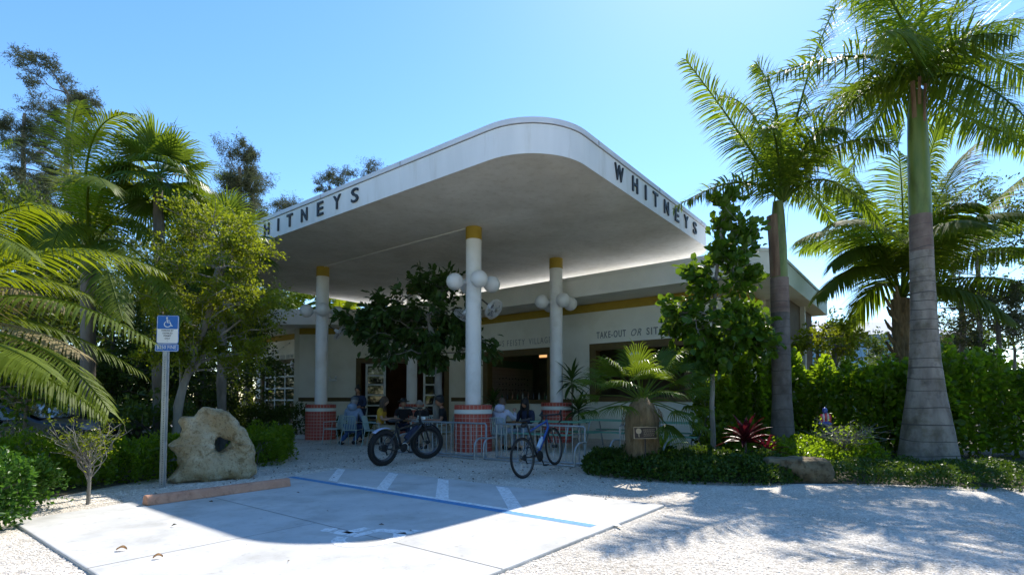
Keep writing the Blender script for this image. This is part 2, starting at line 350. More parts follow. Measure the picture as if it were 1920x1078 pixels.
def access_symbol(b, T, wd=.1):
    """wheelchair user, unit square -.5...5"""
    disc(b, -.08, .42, .085, T)
    ribbon(b, [(-.08, .31), (-.05, -.02), (.22, -.02), (.34, -.36), (.46, -.33)], wd, T)
    ribbon(b, [(-.06, .16), (.2, .16)], wd*.8, T)
    ribbon(b, [(-.02+.30*math.cos(a), -.19+.27*math.sin(a)) for a in [math.radians(x) for x in range(118, 345, 14)]], wd*.85, T)
sy = MB(); O = PQ(-4.34, 3.20, SLAB+.0022)
access_symbol(sy, lambda x, y: O + Vv*(x*.98) - Rv*(y*.92), .15)
sy.build('wheelchair_symbol', M['whitepaint'], slab)

def bed(name, pts, z=.012):
    b = MB(); b.add([(x, y, z) for x, y in pts], [tuple(range(len(pts)))]); tag(b.build(name, M['soil']), kind='structure')
bed('planting_bed', [(1.6, 10.4), (1.9, 9.3), (3.1, 8.65), (4.4, 8.5), (5.6, 8.5), (9.5, 7.65), (16, 7.4), (30, 8), (40, 24), (9, 24), (6.5, 15.5), (3.5, 12.5)])
bed('far_lawn', [(-200, 25.5), (-9, 33), (12, 25), (40, 23.9), (41, 8), (30, 7.9), (60, -40), (300, -60), (300, 500), (-300, 500), (-300, 24)], .006)
bed('left_planting_bed', [(-5.6, 3.9), (-6.0, 5.95), (-6.2, 6.9), (-6.1, 8.1), (-5.9, 9.4), (-5.3, 10.6), (-5.2, 12.4), (-7.0, 14.5), (-8.3, 19.5), (-12, 24), (-30, 30), (-40, 10), (-14, 3.2)])

# pebbles of the shell gravel close to the lens
def pebbles(name, n, region, seed, r0=.006, r1=.016):
    g2 = np.random.default_rng(seed); P = np.empty((0, 2))
    while len(P) < n:
        q = g2.random((n*2, 2)); u = region(q); P = np.vstack([P, u])
    P = P[:n]; r = g2.uniform(r0, r1, n)*g2.uniform(.6, 1.2, n)
    base = np.array([[1,0,0],[0,1,0],[-1,0,0],[0,-1,0],[0,0,.62],[0,0,-.4]], float)
    an = g2.uniform(0, 6.28, n); ca, sa = np.cos(an), np.sin(an)
    st = g2.uniform(.65, 1.5, (n, 1, 1))
    B = np.repeat(base[None], n, 0)*np.concatenate([st, np.ones_like(st), np.ones_like(st)], 2)
    B = B + g2.normal(0, .16, B.shape)
    X = B[:, :, 0]*ca[:, None]-B[:, :, 1]*sa[:, None]; Y = B[:, :, 0]*sa[:, None]+B[:, :, 1]*ca[:, None]
    V = np.stack([X*r[:, None]+P[:, :1], Y*r[:, None]+P[:, 1:], B[:, :, 2]*r[:, None]+.002], 2).reshape(-1, 3)
    f = np.array([[0,1,4],[1,2,4],[2,3,4],[3,0,4]]); Fq = (np.arange(n)[:, None, None]*6+f[None]).reshape(-1, 3)
    return tag(npmesh(name, V, Fq, M['pebble']), kind='stuff')
def in_slab(X, Y, m=0.0):
    p = X*Rv.x+Y*Rv.y; q = X*Vv.x+Y*Vv.y
    return (p > -8.3-m) & (p < -2.6+m) & (q > 1.27-m) & (q < 6.36+m)
def reg_right(q):
    Y = 3.6+q[:, 0]**1.4*7.5; X = -.4+q[:, 1]*(Y*1.05+.6); k = ~in_slab(X, Y) & (Y < 8.8-.05*X); return np.stack([X[k], Y[k]], 1)
def reg_left(q):
    Y = 3.7+q[:, 0]*1.7; X = -4.9+q[:, 1]*2.2; k = ~in_slab(X, Y); return np.stack([X[k], Y[k]], 1)
def reg_mid(q):
    Y = 8.2+q[:, 0]*6; X = -6+q[:, 1]*8.5; k = ~in_slab(X, Y); return np.stack([X[k], Y[k]], 1)
def reg_strip(q):
    p = -9.2+q[:, 0]*1.6; qq = 1.6+q[:, 1]*4.6; X = p*Rv.x+qq*Vv.x; Y = p*Rv.y+qq*Vv.y; k = ~in_slab(X, Y, 0); return np.stack([X[k], Y[k]], 1)
pebbles('gravel_pebbles', 34000, reg_right, 1, .004, .013); pebbles('gravel_pebbles', 8000, reg_left, 2, .005, .012)
pebbles('gravel_pebbles', 12000, reg_mid, 3, .008, .018); pebbles('gravel_pebbles', 5000, reg_strip, 4, .006, .018)

# ------------------------------------------------------------------ petrol-station canopy
HB, HF, HC = 5.83, 6.385, 6.50
P0, P1, Q0, Q1 = -20.9, -5.17, 7.6, 17.05
def rrect(p0, p1, q0, q1, r, n=14, off=0.0):
    p0 -= off; p1 += off; q0 -= off; q1 += off; r += off; pts = []
    for cx, cy, a0 in ((p1-r, q0+r, -90), (p1-r, q1-r, 0), (p0+r, q1-r, 90), (p0+r, q0+r, 180)):
        for i in range(n+1):
            a = math.radians(a0+90*i/n); pts.append((cx+r*math.cos(a), cy+r*math.sin(a)))
    return pts
can = thing('station_canopy', PQ(-9.4, 10.3), 'large white rounded canopy on white columns with black lettering on its edge', 'canopy')
def ringwall(poly, z0, z1, polytop=None):
    b = MB(); n = len(poly); pt = polytop or poly
    b.add([PQ(p, q, z0) for p, q in poly]+[PQ(p, q, z1) for p, q in pt], [(i, (i+1) % n, n+(i+1) % n, n+i) for i in range(n)]); return b
rr = rrect(P0, P1, Q0, Q1, 1.3)
b = MB(); n = len(rr); b.add([PQ(p, q, HB+.006) for p, q in rrect(P0, P1, Q0, Q1, 1.3, off=-.012)], [tuple(range(n))[::-1]])
# the soffit as a fine sheet so its plaster relief shades
b.build('soffit', M['soffit'], can)
rw = ringwall(rr, HB, HF); 
inn = rrect(P0, P1, Q0, Q1, 1.3, off=-.012)
rw.add([PQ(p, q, HB) for p, q in rr]+[PQ(p, q, HB) for p, q in inn], [(i, n+i, n+(i+1) % n, (i+1) % n) for i in range(n)])
rw.add([PQ(p, q, HB) for p, q in inn]+[PQ(p, q, HB+.2) for p, q in inn], [(i, n+i, n+(i+1) % n, (i+1) % n) for i in range(n)])
rw.build('fascia', M['fascia'], can, smooth=True, angle=20)
capo = rrect(P0, P1, Q0, Q1, 1.3, off=.03)
cw = ringwall(capo, HF+.012, HC); cw.add([PQ(p, q, HF+.012) for p, q in rr]+[PQ(p, q, HF+.012) for p, q in capo], [(i, (i+1) % n, n+(i+1) % n, n+i) for i in range(n)])
cw.build('cap_trim', M['cap'], can, smooth=True, angle=20)
gp = ringwall(rrect(P0, P1, Q0, Q1, 1.3, off=-.006), HF, HF+.012); gp.build('trim_gap', M['darkmetal'], can)
jb = MB()
for p in (-9.0, -12.05, -15.1, -18.1): jb.box(PQ(p, Q0-.0325, (HF+HC)/2+.006), (.012, .008, HC-HF-.012), YAW)
for q in (9.4, 12.45, 15.5): jb.box(PQ(P1+.0325, q, (HF+HC)/2+.006), (.008, .012, HC-HF-.012), YAW)
jb.build('trim_joint', M['joint'], can)
rt = MB(); rt.add([PQ(p, q, HC-.012) for p, q in capo], [tuple(range(n))]); rt.build('roof_deck', M['roofwhite'], can)
sm = MB(); sm.box(PQ((-16.26-9.42)/2, 10.3, HB-.006), (6.5, .03, .02), YAW); sm.build('soffit_batten', M['plaster'], can)

# letters -------------------------------------------------------------
def text_geo(txt, weight=.0, shear=0.0, space=1.0):
    cu = bpy.data.curves.new('txt', 'FONT'); cu.body = txt; cu.size = 1; cu.offset = weight; cu.shear = shear; cu.space_character = space; cu.resolution_u = 3
    o = bpy.data.objects.new('txt', cu); col.objects.link(o); dg = bpy.context.evaluated_depsgraph_get(); dg.update()
    me = bpy.data.meshes.new_from_object(o.evaluated_get(dg)); v = [tuple(x.co) for x in me.vertices]; f = [tuple(p.vertices) for p in me.polygons]
    bpy.data.objects.remove(o); bpy.data.meshes.remove(me); bpy.data.curves.remove(cu); return v, f
def put_text(name, txt, org, xdir, width, height, depth, m, parent, weight=.03, shear=0.0, space=1.0, center=True):
    """solid lettering fitted to width x height; org = centre of the baseline; front faces z x xdir reversed"""
    v, f = text_geo(txt, weight, shear, space); x0 = min(a[0] for a in v); x1 = max(a[0] for a in v); y0 = min(a[1] for a in v); y1 = max(a[1] for a in v)
    xdir = Vector(xdir).normalized(); out = xdir.cross(Vector((0, 0, 1))); b = MB(); org = Vector(org)
    sx = width/(x1-x0); sz = height/(y1-y0) if height else sx
    F0 = [org + xdir*((a[0]-(x0+x1)/2)*sx) + Vector((0, 0, (a[1]-y0)*sz)) + out*depth for a in v]
    k = len(F0); b.add(F0, f)
    if depth > .004:
        from collections import Counter
        ed = Counter(); 
        for t in f:
            for i in range(len(t)): ed[(t[i], t[(i+1) % len(t)])] += 1
        rim = [e for e in ed if (e[1], e[0]) not in ed]
        b.add(F0+[q-out*depth for q in F0], [(e[1], e[0], k+e[0], k+e[1]) for e in rim])
    return b.build(name, m, parent)
WID = {'W': .40, 'H': .28, 'I': .07, 'T': .29, 'N': .29, 'E': .27, 'Y': .31, 'S': .28}
for ch, q in zip('WHITNEYS', (10.31, 11.09, 11.66, 12.22, 12.90, 13.60, 14.27, 14.94)):
    put_text('letter', ch, PQ(P1+.004, q, HB+.135), Vv, WID[ch], .345, .03, M['black'], can, weight=.012)
for ch, p in zip('WHITNEYS', (-15.52, -14.73, -14.10, -13.51, -12.80, -12.07, -11.35, -10.63)):
    put_text('letter', ch, PQ(p, Q0-.004, HB+.135), Rv, WID[ch], .345, .03, M['black'], can, weight=.012)

# columns (a part each, with their bands as sub-parts) ----------------
def tiles(c, r, z0, z1, m, n=30, rows=10):
    b = MB(); h = (z1-z0)/rows; gp2 = .007
    for i in range(rows):
        for j in range(n):
            a0 = 2*math.pi*j/n+gp2/r; a1 = 2*math.pi*(j+1)/n-gp2/r; za = z0+i*h+gp2; zb = z0+(i+1)*h-gp2; ro = r+.006
            vs = [(c[0]+rr_*math.cos(a), c[1]+rr_*math.sin(a), z) for rr_, z in ((ro, za), (ro, zb)) for a in (a0, a1)]+[(c[0]+r*math.cos(a), c[1]+r*math.sin(a), z) for z in (za, zb) for a in (a0, a1)]
            b.add(vs, [(0,1,3,2), (4,5,1,0), (2,3,7,6), (0,2,6,4), (1,5,7,3)])
    return b
COLS = [(-9.42, 10.42, 1.19), (-16.30, 10.38, 1.17), (-9.42, 14.35, 1.24), (-16.3, 14.40, 1.17)]
for p, q, h in COLS:
    c = PQ(p, q)
    s = MB().lathe(c, [(.205, h), (.205, HB-.30)], 40).build('column', M['column'], can, smooth=True)
    MB().lathe(c, [(.214, HB-.32), (.214, HB+.005)], 40).build('capital_band', M['mustard'], s, smooth=True)
    MB().lathe(c, [(.485, 0), (.485, h-.004), (.2, h)], 48).build('column_base', M['grout'], s, smooth=True)
    hb = h-.115
    tag(tiles(c, .485, 0.005, h-.225, M['tile'], 30, 9).build('tile_cladding', M['tile'], s), kind='stuff')
    MB().lathe(c, [(.487, h-.222), (.496, h-.215), (.496, h-.125), (.487, h-.118)], 48, caps=False).build('base_band', M['bandwhite'], s, smooth=True)
    tag(tiles(c, .485, h-.115, h, M['tile'], 30, 1).build('tile_cladding', M['tile'], s), kind='stuff')
    tp = MB().lathe(c, [(.49, h), (.49, h+.006), (.2, h+.006)], 40, caps=False).build('base_top', M['tile'], s)

# globe lamp clusters and cage fans -----------------------------------
def globes(p, q, z, lab, rot=0.0):
    c = PQ(p, q, z); t = thing('globe_lamp_cluster', c, lab, 'lamp', 'globe lamp clusters on the canopy columns')
    d0 = Vector((math.sin(.36+rot), -math.cos(.36+rot), 0))
    MB().lathe(c-Vector((0, 0, .06)), [(.208, 0), (.222, 0), (.222, .12), (.208, .12)], 32, caps=False).build('collar', M['column'], t, smooth=True)
    for k in range(4):
        d = Matrix.Rotation(k*math.pi/2, 3, 'Z') @ d0
        MB().tube([c+d*.2, c+d*.34], .03, 12).build('arm', M['column'], t, smooth=True)
        MB().tube([c+d*.27, c+d*.31], .06, 14).build('fitter', M['whiteframe'], t, smooth=True)
        MB().sphere(c+d*.505, .222, 32, 20).build('globe', M['globe'], t, smooth=True, angle=180)
globes(-9.42, 10.42, 4.38, 'cluster of white glass globes on the middle front column')
globes(-16.3, 10.38, 4.32, 'cluster of white glass globes on the left column beside the yellow green tree')
globes(-9.42, 14.35, 4.42, 'cluster of white glass globes on the rear right column near the bar')
def fan(c, look, anchor, lab):
    c = Vector(c); look = Vector(look).normalized(); t = thing('cage_fan', c, lab, 'fan', 'cage fans on the canopy columns')
    q = look.to_track_quat('Z', 'Y').to_matrix()
    L = lambda x, y, z: c + q @ Vector((x, y, z))
    r = .27; b = MB()
    for rr_, z in ((.27, 0), (.27, .09), (.2, .12), (.12, .135), (.2, -.04), (.27, .045)):
        b.tube([L(rr_*math.cos(a), rr_*math.sin(a), z) for a in [6.2832*i/28 for i in range(28)]], .005, 5, closed=True)
    for i in range(30):
        a = 6.2832*i/30; ca, sa = math.cos(a), math.sin(a)
        b.tube([L(.05*ca, .05*sa, .14), L(.15*ca, .15*sa, .13), L(.27*ca, .27*sa, .09), L(.27*ca, .27*sa, 0), L(.12*ca, .12*sa, -.06)], .003, 4)
    b.build('cage', M['wire'], t)
    bl = MB()
    for k in range(3):
        pts = []
        for i in range(6):
            for s_ in (0, 1): a = k*2.094+.12*i*0+s_*.95; rr_ = .05+.185*i/5; pts.append(L(rr_*math.cos(a), rr_*math.sin(a), .02+.05*s_))
        bl.add(pts, [(2*i, 2*i+1, 2*i+3, 2*i+2) for i in range(5)])
    bl.build('blades', M['rim'], t)
    MB().tube([L(0, 0, -.16), L(0, 0, -.02), L(0, 0, .03)], [.05, .075, .05], 14).build('motor', M['wire'], t, smooth=True)
    MB().tube([L(0, 0, -.12), Vector(anchor)+Vector((0, 0, .02)), Vector(anchor)], .02, 8).build('bracket', M['darkmetal'], t)
cc = PQ(-9.42, 10.42); cl = PQ(-16.3, 10.38)
fan(cc+Vector((.50, .05, 3.72)), (.75, -.45, -.65), cc+Vector((.19, .05, 3.95)), 'white cage fan tilted down on the right side of the middle front column')
fan(cc+Vector((-.28, .42, 3.62)), (-.5, .3, -.75), cc+Vector((-.1, .17, 3.8)), 'white cage fan half hidden behind the middle front column')
fan(cl+Vector((.55, .05, 3.62)), (.78, .3, -.62), cl+Vector((.19, .05, 3.85)), 'cage fan seen edge on beside the left column')

# ------------------------------------------------------------------ restaurant building
bd = thing('restaurant_building', PQ(-12, 16.4), 'low cream restaurant with mustard band, brown framed openings and flat overhanging roof', 'building')
SO, FT = 4.66, 5.335
def wall(b, A, B, th, z0, z1, ops=()):
    """wall along A->B (front face on the right-hand side towards camera), openings (s0,s1,za,zb)"""
    A = Vector((A[0], A[1], 0)); B = Vector((B[0], B[1], 0)); d = (B-A); L = d.length; d.normalize(); nrm = Vector((-d.y, d.x, 0)); yaw = math.atan2(d.y, d.x)
    def pc(s0, s1, za, zb):
        if s1-s0 > 1e-3 and zb-za > 1e-3: b.box(A+d*((s0+s1)/2)+nrm*(th/2)+Vector((0, 0, (za+zb)/2)), (s1-s0, th, zb-za), yaw)
    s = 0
    for o in sorted(ops):
        pc(s, o[0], z0, z1); pc(o[0], o[1], z0, o[2]); pc(o[0], o[1], o[3], z1); s = o[1]
    pc(s, L, z0, z1)
def strip(name, A, B, off, z0, z1, th, m, parent, cuts=()):
    A = Vector((A[0], A[1], 0)); B = Vector((B[0], B[1], 0)); d = (B-A); L = d.length; d.normalize(); nrm = Vector((d.y, -d.x, 0)); yaw = math.atan2(d.y, d.x)
    s = 0
    for c0, c1 in list(cuts)+[(L, L)]:
        if c0-s > .01: MB().box(A+d*((s+c0)/2)+nrm*(off+th/2)+Vector((0, 0, (z0+z1)/2)), (c0-s, th, z1-z0), yaw).build(name, m, parent)
        s = c1
# wall C (bar + take-out), along R at q = 16.4
CA_, CB_ = PQ(-14.75, 16.4), PQ(-4.5, 16.4)
b = MB(); wall(b, CA_, CB_, .25, 0, SO, [(.60, 3.72, 1.28, 3.05), (5.55, 8.78, 1.38, 3.05)]); b.build('wall', M['wallcream'], bd)
strip('mustard_band', CA_, CB_, .0, 4.375, 4.655, .03, M['mustard'], bd)
strip('brown_stripe', CA_, CB_, .0, 1.22, 1.36, .025, M['brown'], bd, cuts=[(.30, 4.0), (5.25, 9.05)])
def opening(parent, A, dirv, s0, s1, z0, z1, w_, name='opening_frame', out=.05, dp=.3, sill=True):
    A = Vector(A); dirv = Vector(dirv).normalized(); n_ = Vector((dirv.y, -dirv.x, 0)); yaw = math.atan2(dirv.y, dirv.x); b = MB()
    cy = n_*(out/2-dp/2+.03)
    b.box(A+dirv*(s0-w_/2+.01)+cy+Vector((0, 0, (z0+z1)/2)), (w_, dp, z1-z0), yaw); b.box(A+dirv*(s1+w_/2-.01)+cy+Vector((0, 0, (z0+z1)/2)), (w_, dp, z1-z0), yaw)
    b.box(A+dirv*((s0+s1)/2)+cy+Vector((0, 0, z1+w_/2)), (s1-s0+2*w_-.02, dp+.01, w_), yaw)
    if sill: b.box(A+dirv*((s0+s1)/2)+cy+Vector((0, 0, z0-w_*.3)), (s1-s0+2*w_-.02, dp+.01, w_*.6), yaw)
    return b.build(name, M['brown'], parent)
opening(bd, CA_, Rv, .72, 3.62, 1.34, 3.02, .24)
opening(bd, CA_, Rv, 5.62, 8.72, 1.42, 3.02, .24)
# side wall and set-back end wall
SA, SB = PQ(-4.5, 16.4), PQ(-4.5, 19.2)
b = MB(); wall(b, SA, SB, .25, 0, SO); b.build('wall', M['wallcream'], bd)
strip('mustard_band', SA, SB, 0, 4.375, 4.655, .03, M['mustard'], bd); strip('brown_stripe', SA, SB, 0, 1.22, 1.36, .025, M['brown'], bd)
b = MB(); wall(b, PQ(-4.75, 19.2), PQ(-4.05, 19.2), .25, 0, SO); wall(b, PQ(-4.05, 19.2), PQ(-4.05, 24), .25, 0, SO); b.build('wall', M['wallcream'], bd)
MB().box(PQ(-3.62, 21.6, SO/2), (.16, .16, SO), YAW).build('corner_post', M['whiteframe'], bd)
# wall B faces the camera
BY = 24.9
b = MB(); wall(b, (-9.86, BY), (-1.2, BY), .25, 0, SO, [(2.80, 6.80, 0, 3.05)]); wall(b, PQ(-14.75, 20.2), PQ(-14.75, 16.65), -.25, 0, SO); b.build('wall', M['wallcream'], bd)
strip('mustard_band', (-9.86, BY), (-1.2, BY), 0, 4.375, 4.655, .03, M['mustard'], bd)
strip('brown_stripe', (-9.86, BY), (-1.2, BY), 0, 1.27, 1.45, .025, M['brown'], bd, cuts=[(2.55, 7.05)])
opening(bd, (-9.86, BY, 0), (1, 0, 0), 2.86, 6.74, 0, 3.05, .22, sill=False)
wf = MB()
def door_leaf(x0, x1, y, lab):
    fr = MB(); z1_ = 3.0; t_ = .10
    fr.box(((x0+t_/2), y, z1_/2), (t_, .06, z1_)); fr.box((x1-t_/2, y, z1_/2), (t_, .06, z1_)); fr.box(((x0+x1)/2, y, z1_-t_/2), (x1-x0-2*t_, .06, t_))
    zs = [.12, .62, 1.10, 1.58, 2.06, 2.48, 2.90]
    for z in zs[:-1]: fr.box(((x0+x1)/2, y, z-.02), (x1-x0-2*t_, .05, .07))
    d = fr.build('glass_door', M['whiteframe'], bd, bevel=.006)
    for i in range(6): MB().box(((x0+x1)/2, y+.002, (zs[i]+zs[i+1])/2), (x1-x0-2*t_-.004, .012, zs[i+1]-zs[i]-.07)).build('pane', M['glass'], d)
door_leaf(-6.80, -5.86, BY+.10, 'a'); door_leaf(-4.12, -3.42, BY+.10, 'b')
# wall A with the sectional glass door
A0, A1 = PQ(-29.0, 14.5), PQ(-24.65, 14.5)
ops = [(.72, 3.98, 0, 3.22)]
b = MB(); wall(b, A0, A1, .25, 0, SO, ops); wall(b, PQ(-23.2, 13.62), PQ(-24.65, 14.5), .22, 0, SO); wall(b, PQ(-29.25, 18), PQ(-29.0, 14.5), .25, 0, SO); b.build('wall', M['wallcream'], bd)
strip('mustard_band', A0, A1, 0, 4.375, 4.655, .03, M['mustard'], bd)
strip('brown_stripe', A0, A1, 0, 1.25, 1.43, .025, M['brown'], bd, cuts=[(.5, 4.2)])
opening(bd, A0, Rv, .78, 3.92, 0, 3.2, .20, sill=False)
gd = MB(); ncol, nrow = 3, 5; gx = [.85+i*(3.0/ncol) for i in range(ncol+1)]; gz = [.12+i*.605 for i in range(nrow+1)]
for x in gx: gd.box(A0+Rv*x+Vv*.1+Vector((0, 0, 1.6)), (.075, .06, 3.16), YAW)
for z in gz: gd.box(A0+Rv*(2.35)+Vv*.1+Vector((0, 0, z)), (3.0, .05, .075), YAW)
gdo = gd.build('sectional_glass_door', M['whiteframe'], bd)
for i in range(ncol):
    for j in range(nrow): MB().box(A0+Rv*((gx[i]+gx[i+1])/2)+Vv*.105+Vector((0, 0, (gz[j]+gz[j+1])/2)), (.93, .012, .53), YAW).build('pane', M['glass'], gdo)
# roof, fascia, soffit of the overhang
def isect(a, d, c, e):  # a+d*t = c+e*s
    den = d.x*e.y-d.y*e.x; t = ((c.x-a.x)*e.y-(c.y-a.y)*e.x)/den; return a+d*t
K1 = Vector((-11.6, 23.7, 0)); K2 = isect(Vector((-11.6, 23.7, 0)), Vector((1, 0, 0)), PQ(-10, 15.0), Rv)
ro = [Vector((-15.5, 25.6, 0)), K1, K2]
for i in range(9):
    a = math.radians(-90+90*i/8); ro.append(PQ(-3.2-.75+.75*math.cos(a), 15.0+.75+.75*math.sin(a)))
ro += [PQ(-3.2, 24.3), PQ(-14, 25), PQ(-30.5, 22), PQ(-30.5, 17)]
n = len(ro)
b = MB(); b.add([p+Vector((0, 0, SO+.004)) for p in ro], [tuple(range(n))[::-1]]); b.build('overhang_soffit', M['wallcream'], bd)
b = MB(); b.add([p+Vector((0, 0, FT-.05)) for p in ro], [tuple(range(n))]); b.build('roof', M['roofwhite'], bd)
def fas(i0, i1, m):
    b = MB(); k = i1-i0+1; pts = ro[i0:i1+1] if i1 < n else ro[i0:]+ro[:i1-n+1]; k = len(pts); cen = PQ(-15, 20)
    b.add([p+Vector((0, 0, SO)) for p in pts]+[p+Vector((0, 0, FT-.09)) for p in pts], [(j, j+1, k+j+1, k+j) for j in range(k-1)]); b.build('roof_fascia', m, bd, smooth=True, angle=20)
    ins = [p+(cen-p).normalized()*.2 for p in pts]; outp = [p-(cen-p).normalized()*.03 for p in pts]
    b = MB(); b.add([p+Vector((0, 0, FT-.09)) for p in outp]+[p+Vector((0, 0, FT)) for p in outp]+[p+Vector((0, 0, FT)) for p in ins], [(j, j+1, k+j+1, k+j) for j in range(k-1)]+[(k+j, k+j+1, 2*k+j+1, 2*k+j) for j in range(k-1)]); b.build('roof_edge_trim', m, bd, smooth=True, angle=20)
fas(0, 10, M['plaster']); fas(10, n, M['fasciagreen'])
# interior: back wall, floor, partition, counters
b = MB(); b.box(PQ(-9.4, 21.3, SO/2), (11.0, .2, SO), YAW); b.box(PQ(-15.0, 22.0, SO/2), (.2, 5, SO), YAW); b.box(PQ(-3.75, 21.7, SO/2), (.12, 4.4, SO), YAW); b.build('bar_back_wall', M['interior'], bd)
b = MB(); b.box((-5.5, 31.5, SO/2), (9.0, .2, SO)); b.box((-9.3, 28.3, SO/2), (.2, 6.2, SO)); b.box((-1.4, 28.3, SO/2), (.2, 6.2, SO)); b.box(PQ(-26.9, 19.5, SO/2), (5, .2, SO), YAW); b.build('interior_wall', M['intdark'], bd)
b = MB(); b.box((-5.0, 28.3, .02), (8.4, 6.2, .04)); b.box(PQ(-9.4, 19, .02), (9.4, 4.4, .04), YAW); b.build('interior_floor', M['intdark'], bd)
b = MB(); b.box((-4.95, 29.5, .6), (1.9, .7, 1.2)); b.build('service_counter', mat('counter_grey', (.35, .36, .35), .6), bd, bevel=.02)
b = MB(); b.box(PQ(-12.4, 16.9, 1.31), (3.3, .7, .06), YAW); b.build('bar_top', M['wood'], bd, bevel=.01)
b = MB(); b.box(PQ(-14.44, 18.5, 2.86), (.03, 3.0, .30), YAW); b.build('green_tile_band', mat('green_tiles', (.03, .10, .06), .3), bd)
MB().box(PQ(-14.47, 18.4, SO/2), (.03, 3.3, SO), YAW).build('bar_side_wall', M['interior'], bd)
b = MB()
for i in range(20):
    for j in range(11): b.box(PQ(-14.448, 16.95+i*.16, 1.15+j*.17), (.012, .148, .158), YAW)
tag(b.build('wall_tiling', mat('bar_wall_tile', (.22, .17, .13), .35, (.28, .22, .17), 20), bd), kind='stuff')
b = MB()
for i in range(10):
    for j in range(3): b.sphere(PQ(-14.41, 17.6+i*.22, 1.75+j*.24+(i % 3)*.02), .03, 8, 6)
tag(b.build('wall_pegs', M['darkmetal'], bd), kind='stuff')
# diagonal wood panels seen through the take-out window
b = MB(); b.box(PQ(-6.9, 20.9, 2.5), (1.6, .06, 1.5), YAW); b.build('wood_panel', M['wood'], bd)
put_text('wall_lettering', 'TAKE-OUT', PQ(-8.55, 16.397, 3.43), Rv, 1.10, .235, .012, M['greyletter'], bd, weight=.012, space=1.25)
put_text('wall_lettering', 'OR', PQ(-7.63, 16.397, 3.43), Rv, .36, .235, .012, M['greyletter'], bd, weight=.0, shear=.35, space=1.2)
put_text('wall_lettering', 'SIT-', PQ(-7.02, 16.397, 3.43), Rv, .50, .235, .012, M['greyletter'], bd, weight=.012, space=1.25)
M['faded'] = mat('faded_letter', (.30, .31, .295), .8)
for wd_, pp_, ww_ in (('THIS', -13.48, .55), ('FEISTY', -12.62, .86), ('VILLAGE', -11.50, 1.0)): put_text('wall_lettering', wd_, PQ(pp_, 16.397, 3.42), Rv, ww_, .23, .006, M['faded'], bd, weight=-.003, space=1.3)
M['faded2'] = mat('faded_letter_two', (.34, .37, .385), .8)
for wd_, pp_, ww_ in (('COFFEE', -27.42, .85), ('&', -26.84, .12), ('COLD', -26.36, .58), ('BREW', -25.58, .62)): put_text('wall_lettering', wd_, PQ(pp_, 14.497, 3.42), Rv, ww_, .22, .01, M['faded2'], bd, weight=0, space=1.25)
# string of bulbs over the glass door
b = MB(); pts = [A0+Rv*(.7+3.4*i/12)-Vv*.10+Vector((0, 0, 3.72+.75*(i/12)**2)) for i in range(13)]; b.tube(pts, .008, 4)
for p in pts[::2]: b.sphere(p-Vector((0, 0, .05)), .035, 8, 6)
tag(b.build('string_lights', M['whiteframe']), 'thin string of small bulbs sagging above the lettering of the glass garage door', 'string lights')
t = thing('wall_lamp', (-8.27, BY-.06, 2.25), 'small white box lamp on the cream wall beside the left column', 'lamp')
b = MB(); b.box((-8.27, BY-.05, 2.25), (.36, .10, .10)); b.build('housing', M['whiteframe'], t, bevel=.015)
b = MB(); b.sphere((-8.40, BY-.10, 2.37), .06, 10, 8); b.sphere((-8.12, BY-.10, 2.37), .06, 10, 8); b.build('bulb', M['globe'], t, smooth=True)
pX = at(550, 684, 27.0)
t = thing('wall_speaker', pX, 'grey oval outdoor speaker hanging at the corner over the glass garage door', 'speaker')
MB().sphere(pX, .24, 14, 12, (.62, .6, 1.25)).build('shell', M['cap'], t, smooth=True); MB().tube([pX, pX+Vv*.5], .03, 6).build('bracket', M['darkmetal'], t)
# lamp, neon and lit panel inside
pb = at(711, 641, 27.5); t = thing('indoor_lamp', pb, 'small glowing warm bulb inside the dark doorway', 'lamp')
MB().sphere(pb, .05, 12, 8).build('bulb', mat('warm_bulb', (1, .7, .35), .5, emit=(1, .62, .25), estr=22), t, smooth=True)
MB().tube([pb+Vector((0, 0, .05)), Vector((pb.x, pb.y, SO-.01))], .008, 5).build('cord', M['darkmetal'], t)
pn = at(1007, 601, 23.2); t = thing('neon_sign', pn, 'small green glowing sign hanging in the bar window', 'sign')
sg = MB(); sg.tube([pn+Vector((.10*math.sin(a*1.6)*(1 if a < 3.1 else 1), 0, .32*math.cos(a))) for a in [i*6.2832/30 for i in range(30)]], .022, 8, closed=True)
sg.tube([pn+Vector((.09, 0, .22)), pn+Vector((-.07, 0, .12)), pn+Vector((.07, 0, -.02)), pn+Vector((-.08, 0, -.14)), pn+Vector((.05, 0, -.24))], .022, 8)
sg.build('neon_tube', mat('green_neon', (.1, .9, .4), .5, emit=(.06, .95, .35), estr=2.4), t, smooth=True)
MB().tube([pn+Vector((0, .02, .3)), Vector((pn.x, pn.y+.02, SO-.01))], .006, 5).build('cord', M['darkmetal'], t)
pm = at(1023, 662, 22.8); t = thing('lit_menu', pm, 'warm lit menu panel high on the wall inside the bar', 'menu board')
b = MB(); b.box(pm, (.62, .05, .34), YAW); b.build('panel', mat('lit_panel', (.9, .55, .25), .5, emit=(1, .55, .22), estr=.55), t)
b = MB(); b.box(pm+Vv*.04, (.72, .05, .44), YAW); b.build('frame', M['wood'], t)
